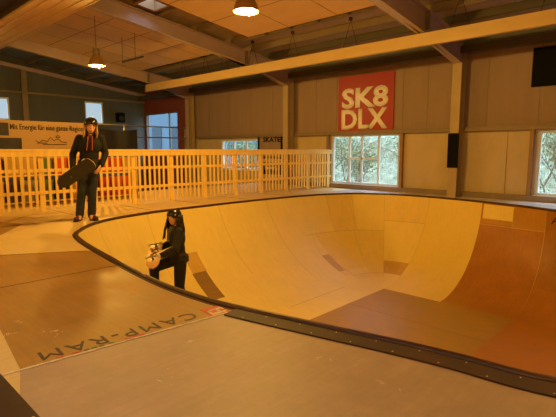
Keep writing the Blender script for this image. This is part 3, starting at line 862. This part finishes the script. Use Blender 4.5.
t = thing('wall_speaker', 'small dark speaker box on the grey end wall right of the window', 'speaker', (GX + .02, 9.95, 2.38))
bm = bmesh.new(); box(bm, 0, .22, 0, .34, 0, .42); bmesh.ops.bevel(bm, geom=bm.edges[:], offset=.015, segments=2, affect='EDGES'); obj('cabinet', bm, M_black, t)
bm = bmesh.new(); lathe(bm, [(.11, .0), (.11, .012), (.05, .004), (0, .01)], 20, (.22, .17, .17), 'x'); obj('cone', bm, M_wire, t)

# ------------------------------------------------------------------ people
def chain(bm, pts, n=14):
    """tapered round limb through (x,y,z,r[,sx,sy]) points, with ball joints"""
    for p in pts: ellip(bm, p[:3], (p[3], p[3], p[3]), n, 8)
    for a, b in zip(pts, pts[1:]): tube(bm, [a[:3], b[:3]], [a[3], b[3]], n)
def fuse(name, bm, m, parent, voxel, sm=3, smooth_f=.5):
    me = bpy.data.meshes.new('tmp'); bmesh.ops.recalc_face_normals(bm, faces=bm.faces[:]); bm.to_mesh(me); bm.free()
    o = bpy.data.objects.new('tmp', me); COLL.objects.link(o)
    r = o.modifiers.new('r', 'REMESH'); r.mode = 'VOXEL'; r.voxel_size = voxel
    if sm:
        s = o.modifiers.new('s', 'SMOOTH'); s.iterations = sm; s.factor = smooth_f
    dg = bpy.context.evaluated_depsgraph_get(); dg.update()
    me2 = bpy.data.meshes.new_from_object(o.evaluated_get(dg)); bpy.data.objects.remove(o); bpy.data.meshes.remove(me)
    for p in me2.polygons: p.use_smooth = True
    me2.materials.clear()
    for x in (m if isinstance(m, (list, tuple)) else [m]): me2.materials.append(x)
    me2.name = name
    return link(name, me2, parent)
M_skin = mat('skin', 'd9a384', .5, 0, .05, 12)
M_lip = mat('lips', 'a8584c', .5)
M_eyew = mat('eye_white', 'd8d2cc', .3); M_eyed = mat('eye_dark', '1c1512', .2)
M_helmet = mat('helmet_black', '121113', .28, 0, spec=.6)
M_strap = mat('helmet_strap', '1d1b1b', .7)
M_hoodie = mat('hoodie_black', '151318', .85, 0, .3, 8, bump=.3)
M_jacket = mat('jacket_black', '17161a', .8, 0, .3, 8, bump=.3)
M_jeans = mat('jeans_dark', '262c38', .8, 0, .35, 10, bump=.3)
M_trouser = mat('trousers_black', '131217', .85, 0, .3, 8, bump=.3)
M_cord = mat('drawstring_pink', 'b8485a', .7)
M_shoe = mat('shoe_burgundy', '4a1c2c', .6); M_sole = mat('shoe_sole', '2a2526', .7)
M_blond = mat('hair_blond', 'b98d52', .5, 0, .3, 20, (6, 6, 1)); M_darkhair = mat('hair_dark_brown', '24140f', .45, 0, .35, 20, (6, 6, 1))
M_logo = mat('logo_white', 'cfcabf', .6)
M_scarf = mat('scarf_patterned', '6f6a52', .8, 0, .6, 25)

def head_shapes(bm, H):
    """face towards +x; H maps head space to figure space"""
    def e(c, r, n=18, m=12): 
        ellip(bm, H @ Vector(c), r, n, m, H.to_3x3())
    e((0, 0, .02), (.092, .074, .10)); e((.02, 0, -.045), (.066, .056, .066)); e((.045, 0, -.085), (.03, .032, .025))
    e((.03, .035, -.03), (.045, .03, .035)); e((.03, -.035, -.03), (.045, .03, .035))       # cheeks
    e((.095, 0, -.025), (.017, .014, .013)); e((.086, 0, -.003), (.012, .009, .026))             # nose
    e((.082, 0, -.060), (.012, .024, .007)); e((.080, 0, -.070), (.012, .020, .007))             # lips
    e((.078, 0, .028), (.018, .05, .012))                                                       # brow
    for s in (-1, 1): e((-.005, s*.076, -.01), (.02, .010, .032))                                # ears
def face_bits(H, parent):
    for s in (-1, 1):
        bm = bmesh.new(); ellip(bm, H @ Vector((.074, s*.031, .006)), (.013, .014, .010), 12, 8, H.to_3x3()); 
        e_ = obj('eye', bm, M_eyew, parent, True)
        bm = bmesh.new(); ellip(bm, H @ Vector((.085, s*.031, .006)), (.0035, .006, .006), 10, 6, H.to_3x3()); obj('iris', bm, M_eyed, e_, True)
        bm = bmesh.new(); tube(bm, [H @ Vector(p) for p in ((.088, s*.014, .024), (.088, s*.032, .030), (.078, s*.050, .026))], .0035, 6); obj('eyebrow', bm, M_darkhair, parent)
    bm = bmesh.new(); tube(bm, [H @ Vector(p) for p in ((.088, -.022, -.064), (.0945, 0, -.066), (.088, .022, -.064))], [.003, .005, .003], 6); obj('mouth', bm, M_lip, parent)
def helmet(H, parent):
    bm = bmesh.new(); n = 28; m = 9
    rows = []
    for k in range(m + 1):
        th = PI*.54*k/m
        row = []
        for i in range(n):
            a = 2*PI*i/n; dz = 0 if k < m else (-.012*math.cos(a)*-1)
            p = Vector((-.006 + .122*math.sin(th)*math.cos(a), .102*math.sin(th)*math.sin(a), .035 + .102*math.cos(th)))
            if k == m: p.z += .012*math.cos(a) - (.018 if abs(math.sin(a)) > .6 else 0)
            row.append(p)
        rows.append(row)
    inn = [[Vector((p.x*.93, p.y*.93, .035 + (p.z-.035)*.93 if i < m else p.z)) for p in r] for i, r in enumerate(rows)]
    top = bm.verts.new(H @ rows[0][0]); ti = bm.verts.new(H @ inn[0][0])
    V = [[bm.verts.new(H @ p) for p in r] for r in rows[1:]]; W = [[bm.verts.new(H @ p) for p in r] for r in inn[1:]]
    for i in range(n):
        j = (i+1) % n
        bm.faces.new((top, V[0][i], V[0][j])); bm.faces.new((ti, W[0][j], W[0][i]))
        for A, Bq in zip(V, V[1:]): bm.faces.new((A[i], Bq[i], Bq[j], A[j]))
        for A, Bq in zip(W, W[1:]): bm.faces.new((A[j], Bq[j], Bq[i], A[i]))
        bm.faces.new((V[-1][i], W[-1][i], W[-1][j], V[-1][j]))
    h = obj('helmet', bm, M_helmet, parent, True)
    bm = bmesh.new()
    for s in (-1, 1):
        tube(bm, [H @ Vector(p) for p in ((.05, s*.080, .03), (.03, s*.072, -.05), (.035, s*.035, -.105), (.04, 0, -.118))], .0055, 6)
        tube(bm, [H @ Vector(p) for p in ((-.05, s*.082, .02), (-.01, s*.08, -.03), (.03, s*.068, -.06))], .005, 6)
    obj('chin_strap', bm, M_strap, h)
    bm = bmesh.new()
    for s in (-1, 1):
        ellip(bm, H @ Vector((.06, s*.087, .052)), (.010, .006, .010), 10, 6)
        ellip(bm, H @ Vector((.0, s*.099, .028)), (.009, .006, .009), 10, 6)
    obj('sticker', bm, M_logo, h)
    bm = bmesh.new()
    for s in (-1, 0, 1):
        tube(bm, [H @ Vector((-.006 + .1225*math.sin(t_)*math.cos(s*.35), .1025*math.sin(t_)*math.sin(s*.35), .035 + .1025*math.cos(t_))) for t_ in (.35, .55, .8, 1.05)], .004, 6)
    obj('vent_ridge', bm, M_strap, h)
    return h
def hand(bm, wrist, fwd, palm_n, side, curl=.6, sz=1.0):
    """palm box blob + five fingers; fwd = direction of fingers, palm_n = palm facing, side=+1/-1 where the thumb is"""
    f = Vector(fwd).normalized(); n = Vector(palm_n); n = (n - f*n.dot(f)).normalized(); t_ = f.cross(n).normalized() * side
    w_ = Vector(wrist)
    for a in (-.024, -.008, .008, .024):
        chain(bm, [(*(w_ + f*.01*sz + t_*a*.8*sz), .013*sz), (*(w_ + f*.085*sz + t_*a*1.15*sz), .0115*sz)], 8)
    for a, l in ((.030, .068), (.010, .077), (-.010, .072), (-.030, .056)):
        p = w_ + f*.085*sz + t_*a*sz; d = f.copy(); pts = [(*p, .0098*sz)]
        for k, q in enumerate((.45, .32, .25)):
            ang = curl*(k + .6)*.75; dd = (f*math.cos(ang) + n*math.sin(ang)).normalized(); p = p + dd*l*q*sz; pts.append((*p, (.0092 - .001*k)*sz))
        chain(bm, pts, 8)
    p = w_ + f*.025*sz + t_*.028*sz; d = (f*.6 + t_*.75 + n*.25).normalized(); p2 = p + d*.035*sz; d2 = (f*.85 + t_*.3 + n*(.2 + curl*.4)).normalized()
    chain(bm, [(*p, .0125*sz), (*p2, .0105*sz), (*(p2 + d2*.028*sz), .0095*sz), (*(p2 + d2*.05*sz), .008*sz)], 8)
def scaled(bm, start, c, s):
    for v in bm.verts[start:] if False else list(bm.verts)[start:]:
        v.co = Vector(c) + Vector(((v.co.x-c[0])*s[0], (v.co.y-c[1])*s[1], (v.co.z-c[2])*s[2]))
def shoe(parent, c, az, pitch=0, nm='shoe', zoff=0):
    T = Matrix.Translation(c) @ Matrix.Rotation(az, 4, 'Z') @ Matrix.Rotation(pitch, 4, 'Y')
    bm = bmesh.new(); ellip(bm, (.09, 0, .04), (.085, .045, .036)); ellip(bm, (-.0, 0, .055), (.062, .040, .05)); tube(bm, [(-.01, 0, .05), (-.02, 0, .11)], [.042, .045], 14)
    tube(bm, [(0, 0, .04), (.12, 0, .035)], [.042, .034], 12)
    for v in bm.verts: v.co.z = max(v.co.z, .012)
    bm.transform(T); s = fuse(nm, bm, M_shoe, parent, .008, 2)
    bm = bmesh.new(); pts = [(.175, .0), (.16, .03), (.10, .046), (.02, .038), (-.05, .034), (-.068, 0), (-.05, -.034), (.02, -.038), (.10, -.046), (.16, -.03)]
    prism(bm, pts, 0, .022); bmesh.ops.bevel(bm, geom=bm.edges[:], offset=.005, segments=2, affect='EDGES'); bm.transform(T); obj('sole', bm, M_sole, s)
    bm = bmesh.new()
    for k in range(4): tube(bm, [(.05 + .02*k, -.022, .083 - .008*k), (.055 + .02*k, .0, .088 - .008*k), (.05 + .02*k, .022, .083 - .008*k)], .003, 5)
    bm.transform(T); obj('laces', bm, M_cord, s)
def torso(bm, pelvis, waist, chest, sh, k=1.0, wide=1.0, M=None):
    for (c, r) in ((pelvis, (.105, .155, .11)), (waist, (.095, .135, .13)), (chest, (.115, .165, .16)), (sh, (.085, .175, .06))):
        r = (r[0]*k, r[1]*k*wide, r[2]*k); ellip(bm, c, r, 20, 12, M)

# ---- person one: standing on the deck beside the rim
P1 = thing('person', 'skater in black helmet and black hoodie with pink drawstrings holding a board on the deck', 'person', (-7.40, 3.19, 0), R_(-24))
P1.scale = (1.04, 1.04, 1.04)
def P1build():
    hz = 1.475
    H = Matrix.Translation((.015, 0, hz)) @ Matrix.Rotation(R_(6), 4, 'Z') @ Matrix.Rotation(R_(4), 4, 'Y')
    shr, shl = (-.005, -.155, 1.285), (-.005, .155, 1.285)
    elr, ell = (-.04, -.235, 1.04), (-.035, .235, 1.05)
    wrr, wrl = (.10, -.225, .80), (.10, .185, .87)
    hr, hl = (0, -.075, .84), (0, .075, .84)
    kr, kl = (.035, -.085, .46), (.03, .07, .46)
    ar, al = (-.01, -.095, .085), (-.01, .08, .085)
    bm = bmesh.new(); head_shapes(bm, H)
    chain(bm, [(-.015, 0, 1.32, .05), (-.005, 0, 1.41, .048)])
    torso(bm, (0, 0, .88), (0, 0, 1.02), (0, 0, 1.18), (-.005, 0, 1.28), .9)
    for s, e, w_ in ((shr, elr, wrr), (shl, ell, wrl)): chain(bm, [(*s, .048), (*e, .036), (*w_, .024)])
    for h, k, a in ((hr, kr, ar), (hl, kl, al)): chain(bm, [(*h, .078), (*k, .050), (*a, .034), (a[0]+.10, a[1], .045, .026)])
    hand(bm, wrr, (.25, .05, -1), (.9, .3, .1), -1, .9); hand(bm, wrl, (.5, -.45, -.75), (-.4, -.9, 0), 1, .3)
    body = fuse('body', bm, M_skin, P1, .0065, 2)
    face_bits(H, P1)
    bm = bmesh.new()
    torso(bm, (0, 0, .90), (0, 0, 1.02), (0, 0, 1.17), (-.005, 0, 1.265), 1.08, 1.0)
    for s, e, w_ in ((shr, elr, wrr), (shl, ell, wrl)):
        mid = [(s[i]+e[i])/2 for i in range(3)]; m2 = [(e[i]+w_[i])/2 for i in range(3)]
        chain(bm, [(*s, .064), (*mid, .059), (*e, .055), (*m2, .049), (*w_, .041)])
    tube(bm, [(0, 0, .80), (0, 0, .90)], [.13, .135], 20); 
    chain(bm, [(-.06, -.06, 1.34, .045), (-.085, 0, 1.35, .05), (-.06, .06, 1.34, .045), (.02, .075, 1.325, .03)]); chain(bm, [(-.06, -.06, 1.34, .045), (.02, -.075, 1.325, .03)])
    for v in bm.verts:
        if v.co.z < .80: v.co.z = .80
    fuse('hoodie', bm, M_hoodie, P1, .011, 4)
    bm = bmesh.new(); ellip(bm, (0, 0, .86), (.125, .165, .11))
    for h, k, a in ((hr, kr, ar), (hl, kl, al)):
        mid = [(h[i]+k[i])/2 for i in range(3)]; m2 = [(k[i]+a[i])/2 for i in range(3)]
        chain(bm, [(*h, .092), (*mid, .080), (*k, .069), (*m2, .066), (a[0]+.005, a[1], .10, .064), (a[0]+.01, a[1], .075, .058)])
    fuse('jeans', bm, M_jeans, P1, .011, 3)
    for s in (-1, 1):
        bm = bmesh.new(); tube(bm, [(.088, s*.028, 1.315), (.112, s*.030, 1.27), (.128, s*.036, 1.20), (.132, s*.040, 1.10)], .006, 6); obj('drawstring', bm, M_cord, P1)
    bm = bmesh.new(); 
    for q in ([(.0,.0),(.0,.06),(.02,.03),(.04,.06),(.04,.0)],): tube(bm, [(.118, .085 + a, .73 + b) for a, b in q], .004, 5)
    obj('trouser_print', bm, M_logo, P1)
    shoe(P1, (-.0, -.10, 0.003), R_(-22)); shoe(P1, (-.0, .09, 0.003), R_(24))
    # long blond hair from under the helmet
    bm = bmesh.new(); random.seed(3)
    for s in (-1, 1):
        for k in range(13):
            a = .0 + k*.0075; y0 = s*(.074 + random.uniform(-.004, .006)); x0 = .035 - k*.010
            tube(bm, [H @ Vector((x0, y0, .03)), H @ Vector((x0 + .004, y0*1.12, -.05)), (x0 + .05, s*(.092 + random.uniform(-.01, .012)), 1.365), (x0 + .072, s*(.088 + random.uniform(-.014, .016)), 1.315 + random.uniform(-.03, .02))], [.011, .012, .011, .004], 6)
    for k in range(10):
        y = -.06 + .0133*k; tube(bm, [H @ Vector((-.085, y, .03)), H @ Vector((-.10, y, -.06)), H @ Vector((-.11, y*1.1, -.14))], [.012, .013, .006], 6)
    obj('hair', bm, M_blond, P1, True)
    helmet(H, P1)
P1build()
LEAN = .095                                           # weight shifted onto the left leg
def lean_mesh(o):
    for v in o.data.vertices:
        if v.co.z > .05: v.co.y += LEAN * (v.co.z - .05)
for o_ in [q for q in bpy.data.objects if q.type == 'MESH' and (q.parent == P1 or (q.parent and q.parent.parent == P1))]: lean_mesh(o_)

# ---- skateboards
M_grip = mat('grip_tape_dark', '3b3733', .8, 0, .2, 30); M_wheel = mat('wheel_cream', 'c9bfa6', .5); M_truck = mat('truck_metal', '8b8782', .35, .8)
M_maple = mat('board_maple', 'c99a5c', .45, 0, .1, 6, (1, 8, 1)); M_print = mat('board_print', '4a3628', .6, 0, .3, 10)
def skateboard(label, M, under):
    t = thing('skateboard', label, 'skateboard'); t.matrix_world = M
    n = 34; L_, W_ = .39, .10
    bm = bmesh.new(); up = []; lo = []
    pts = []
    for i in range(n + 1):
        u = -1 + 2*i/n; x = u*L_; wy = W_*(1 - max(0, (abs(u)-.62)/.38)**2.4*.999)**.5 if abs(u) < 1 else .0005
        pts.append((x, max(wy, .001)))
    def zb(x): a = max(0, abs(x) - .25); return a*a*2.4 
    grid_ = []
    for x, wy in pts:
        row = []
        for j in range(7):
            v_ = -1 + j/3; row.append((x, v_*wy, zb(x) + .006*v_*v_))
        grid_.append(row)
    for dz, store in ((0, lo), (.011, up)):
        for row in grid_: store.append([bm.verts.new((a, b, c + dz)) for a, b, c in row])
    for i in range(n):
        for j in range(6):
            f1 = bm.faces.new((up[i][j], up[i+1][j], up[i+1][j+1], up[i][j+1])); f2 = bm.faces.new((lo[i][j], lo[i][j+1], lo[i+1][j+1], lo[i+1][j])); f1.material_index = 1
        bm.faces.new((lo[i][0], lo[i+1][0], up[i+1][0], up[i][0])); bm.faces.new((lo[i][6], up[i][6], up[i+1][6], lo[i+1][6]))
    bm.faces.new([q for q in lo[0]] + [q for q in reversed(up[0])]); bm.faces.new([q for q in up[-1]] + [q for q in reversed(lo[-1])])
    obj('deck', bm, [M_maple, M_grip], t)
    for sx in (-1, 1):
        x = sx*.205
        bm = bmesh.new(); box(bm, x-.04, x+.04, -.028, .028, -.008, -.0005); tube(bm, [(x, 0, -.005), (x + sx*.012, 0, -.035)], [.022, .012], 10); tube(bm, [(x, -.085, -.04), (x, .085, -.04)], .009, 8)
        tr_ = obj('truck', bm, M_truck, t)
        for sy in (-1, 1):
            bm = bmesh.new(); lathe(bm, [(.008, -.017), (.022, -.017), (.027, -.010), (.027, .010), (.022, .017), (.008, .017)], 16, (x, sy*.088, -.04), 'y'); obj('wheel', bm, M_wheel, tr_, True)
    if under:
        bm = bmesh.new()
        for pl in ([(-.12, -.04), (-.05, .05), (0, -.02), (.06, .05), (.12, -.03)], [(-.10, .05), (.10, -.05)], [(-.14, .0), (-.02, -.06), (.1, .06)]):
            tube(bm, [(a, b, -.002) for a, b in pl], .007, 5)
        obj('underside_print', bm, M_print, t)
    return t
def board_M(c, u, nrm):
    x = Vector(u).normalized(); z = Vector(nrm); z = (z - x*z.dot(x)).normalized(); y = z.cross(x)
    return Matrix(((x.x, y.x, z.x, c[0]), (x.y, y.y, z.y, c[1]), (x.z, y.z, z.z, c[2]), (0, 0, 0, 1)))
W1m = Matrix.Translation(P1.location) @ Matrix.Rotation(R_(-24), 4, 'Z') @ Matrix.Scale(1.04, 4)
skateboard('dark skateboard held against the hip by the skater standing on the deck', W1m @ board_M((.245, -.085, .77), (.40, .44, .32), (.88, -.10, -.18)), False)

# ---- person two: stepping up inside the bowl
P2z = -1.53
P2o = thing('person', 'long-haired skater in black helmet and black jacket stepping up inside the bowl', 'person', (-6.15, 4.13, P2z), R_(-112))
P2o.scale = (1.05, 1.05, 1.05)
def P2build():
    lean = .04
    H = Matrix.Translation((.06, .0, 1.535)) @ Matrix.Rotation(R_(34), 4, 'Z') @ Matrix.Rotation(R_(3), 4, 'Y')
    shr, shl = (.03, -.17, 1.335), (.03, .17, 1.335)
    elr, ell = (.06, -.27, 1.09), (.10, .27, 1.10)
    wrr, wrl = (.29, -.13, 1.04), (.31, .15, .99)
    hr, hl = (0, -.085, .87), (0, .085, .87)
    kr, kl = (.37, -.10, .76), (.03, .10, .47)
    ar, al = (.36, -.10, .40), (-.05, .115, .085)
    bm = bmesh.new(); head_shapes(bm, H)
    chain(bm, [(.02, 0, 1.38, .048), (.04, 0, 1.47, .046)])
    torso(bm, (0, 0, .91), (.01, 0, 1.05), (.025, 0, 1.22), (.03, 0, 1.325), .88)
    for s, e, w_ in ((shr, elr, wrr), (shl, ell, wrl)): chain(bm, [(*s, .046), (*e, .035), (*w_, .024)])
    for h, k, a in ((hr, kr, ar), (hl, kl, al)): chain(bm, [(*h, .078), (*k, .050), (*a, .034), (a[0]+.10, a[1], a[2]-.035, .026)])
    hand(bm, wrr, (.8, .45, -.1), (.2, .2, .9), 1, .9); hand(bm, wrl, (.8, -.5, .0), (.1, .1, .9), -1, .9)
    fuse('body', bm, M_skin, P2o, .0065, 2); face_bits(H, P2o)
    bm = bmesh.new(); torso(bm, (0, 0, .93), (.01, 0, 1.05), (.025, 0, 1.21), (.03, 0, 1.315), 1.10, 1.0)
    for s, e, w_ in ((shr, elr, wrr), (shl, ell, wrl)):
        mid = [(s[i]+e[i])/2 for i in range(3)]; m2 = [(e[i]+w_[i])/2 for i in range(3)]
        chain(bm, [(*s, .070), (*mid, .066), (*e, .062), (*m2, .054), (*w_, .042)])
    tube(bm, [(0, 0, .84), (.0, 0, .95)], [.15, .145], 20)
    chain(bm, [(-.02, -.06, 1.40, .035), (-.04, 0, 1.41, .04), (-.02, .06, 1.40, .035), (.06, .05, 1.385, .025)])
    fuse('jacket', bm, M_jacket, P2o, .011, 4)
    bm = bmesh.new(); ellip(bm, (0, 0, .88), (.125, .16, .11))
    for h, k, a in ((hr, kr, ar), (hl, kl, al)):
        mid = [(h[i]+k[i])/2 for i in range(3)]; m2 = [(k[i]+a[i])/2 for i in range(3)]
        chain(bm, [(*h, .100), (*mid, .092), (*k, .078), (*m2, .070), (*a, .060)])
    fuse('trousers', bm, M_trouser, P2o, .011, 3)
    shoe(P2o, (al[0]+.0, al[1], .045), R_(5), R_(-18)); shoe(P2o, (ar[0], ar[1], ar[2] - .07), R_(0), R_(-30))
    bm = bmesh.new(); random.seed(5)
    for k in range(22):                                   # dark hair on both sides, longer in front of the right shoulder
        s = -1 if k % 2 else 1; q = (k // 2)
        x0 = .03 - q*.012; y0 = s*(.076 + random.uniform(-.004, .006)); ln = .22 if s > 0 else .30
        tube(bm, [H @ Vector((x0, y0, .03)), H @ Vector((x0 + .005, y0*1.15, -.06)), H @ Vector((x0 + .035, y0*1.2 + random.uniform(-.01, .01), -.06 - ln*.5)), H @ Vector((x0 + .06 + random.uniform(-.02, .02), y0*1.15 + random.uniform(-.02, .02), -.06 - ln))], [.012, .014, .013, .004], 6)
    for k in range(8):
        x0 = .045 - .006*k; tube(bm, [H @ Vector((x0, -.078, .02)), H @ Vector((x0 + .03, -.092, -.08)), H @ Vector((x0 + .075, -.10 - .004*k, -.19)), H @ Vector((x0 + .11 + random.uniform(-.02, .02), -.10 + random.uniform(-.02, .02), -.30 + random.uniform(-.03, .03)))], [.011, .016, .015, .005], 6)
    for k in range(11):
        y = -.066 + .0133*k; tube(bm, [H @ Vector((-.085, y, .03)), H @ Vector((-.105, y, -.08)), H @ Vector((-.12, y*1.2, -.2)), H @ Vector((-.12, y*1.2, -.28))], [.012, .016, .015, .006], 6)
    obj('hair', bm, M_darkhair, P2o, True)
    bm = bmesh.new(); chain(bm, [(.09, -.05, 1.375, .028), (.125, 0, 1.345, .032), (.09, .05, 1.375, .028)]); chain(bm, [(.125, 0, 1.34, .03), (.15, .01, 1.26, .026), (.155, .02, 1.18, .02)]); fuse('scarf', bm, M_scarf, P2o, .009, 2)
    helmet(H, P2o)
P2build()
W2m = Matrix.Translation(P2o.location) @ Matrix.Rotation(R_(-112), 4, 'Z') @ Matrix.Scale(1.05, 4)
skateboard('light wooden skateboard with underside showing, held by the skater inside the bowl', W2m @ board_M((.38, .06, 1.03), (.26, .93, -.26), (-.25, -.35, -.9)), True)

# ------------------------------------------------------------------ outside
M_grass = mat('outdoor_grass', '656b50', .9, 0, .2, 2); M_bark = mat('bark_grey', '6a6452', .9, 0, .2, 6)
M_leaf = [mat('leaf_olive', '66724c', .8), mat('leaf_pale', '838b68', .8)]
struct(obj('floor', B(-45, 20, 11.7, 45, -1.0, -.9), M_grass)); struct(obj('floor', B(-60, -19.8, -20, 45, -1.0, -.91), M_grass))
def shrub(name, label, x, y, hgt, seed, dense=1800, grp='shrubs outside the windows'):
    rnd = random.Random(seed)
    t = thing(name, label, 'shrub', (x, y, -.9), group=grp)
    bm = bmesh.new(); tips = []
    def grow(p, d, l, r, lev):
        q = p + d*l; m_ = (p+q)/2 + Vector((rnd.uniform(-.06,.06), rnd.uniform(-.06,.06), 0))*l
        tube(bm, [p, m_, q], [r, r*.85, r*.65], 5); tips.append(q)
        if lev == 0: return
        for _ in range(3):
            dd = (d + Vector((rnd.uniform(-.7,.7), rnd.uniform(-.7,.7), rnd.uniform(-.1,.5)))).normalized(); grow(q, dd, l*.66, r*.6, lev-1)
    for _ in range(4): grow(Vector((rnd.uniform(-.25,.25), rnd.uniform(-.25,.25), 0)), Vector((rnd.uniform(-.4,.4), rnd.uniform(-.4,.4), 1)).normalized(), hgt*.36, .035, 3)
    obj('stems', bm, M_bark, t)
    bm = bmesh.new()
    for _ in range(dense):
        c = rnd.choice(tips) + Vector((rnd.gauss(0,.22), rnd.gauss(0,.22), rnd.gauss(0,.22))); a = Vector((rnd.gauss(0,1), rnd.gauss(0,1), rnd.gauss(0,1))).normalized(); b = a.orthogonal().normalized(); s = rnd.uniform(.03, .06)
        bm.faces.new([bm.verts.new(c + a*s), bm.verts.new(c + b*s*.5), bm.verts.new(c - a*s), bm.verts.new(c - b*s*.5)]).material_index = rnd.randint(0, 1)
    o = obj('foliage', bm, M_leaf, t); return t
k = 0
for x, y, h, wnd, pos in ((-11.4, 14.9, 2.9, 'centre', 'leftmost of the three'), (-9.5, 13.9, 2.4, 'centre', 'middle one, nearest the glass'), (-8.3, 16.4, 3.0, 'centre', 'rightmost of the three'),
                  (-3.2, 14.2, 3.0, 'far right', 'closest to the glass'), (-16.6, 14.6, 2.9, 'rear', 'left one'), (-14.0, 13.6, 2.3, 'rear', 'right one')):
    shrub('leafy_shrub', 'leafy green shrub outside the %s window, %s' % (wnd, pos), x, y, h, 100 + k); k += 1

t = thing('neighbouring_building', 'blue-grey metal-clad building outside the far window of the red wall', 'building', (-26, 15, -.9))
M_clad = mat('blue_grey_cladding', '56697a', .6, 0, .08, 2); M_cladd = mat('dark_cladding', '36424d', .6)
bm = bmesh.new(); box(bm, -4, 6.6, 0, 6, 0, 5.5); obj('walls', bm, M_clad, t)
bm = bmesh.new(); box(bm, -4.1, 6.7, -.1, 6.1, 5.5, 5.7); obj('roof', bm, M_cladd, t)
for x in (-3, -.9, 1.2, 3.3, 5.2):
    bm = bmesh.new(); box(bm, x, x + 1.0, -.04, 0, 1.9, 3.4); obj('window', bm, M_cladd, t)

# wooded bank closing the view outside
bm = bmesh.new(); nx, ny = 120, 14; rows = []
for i in range(nx + 1):
    row = []
    for j in range(ny + 1):
        x = -46 + 62*i/nx; y = 21 + 7*j/ny; u = j/ny
        z = -1.0 + 5.2*math.sin(min(1, u*1.25)*PI/2) + (noise.noise(Vector((x*.5, y*.6, 3)))*1.2 + noise.noise(Vector((x*1.7, y*2, 9)))*.7)*min(1, u*4)
        row.append(bm.verts.new((x, y + noise.noise(Vector((x, z, 1)))*.7*min(1, u*4), z)))
    rows.append(row)
for A, Bq in zip(rows, rows[1:]):
    for j in range(ny): bm.faces.new((A[j], A[j+1], Bq[j+1], Bq[j]))
struct(obj('floor', bm, mat('wooded_bank_green_grey', '5c634c', .95, 0, .35, 3, col2='80846e')))
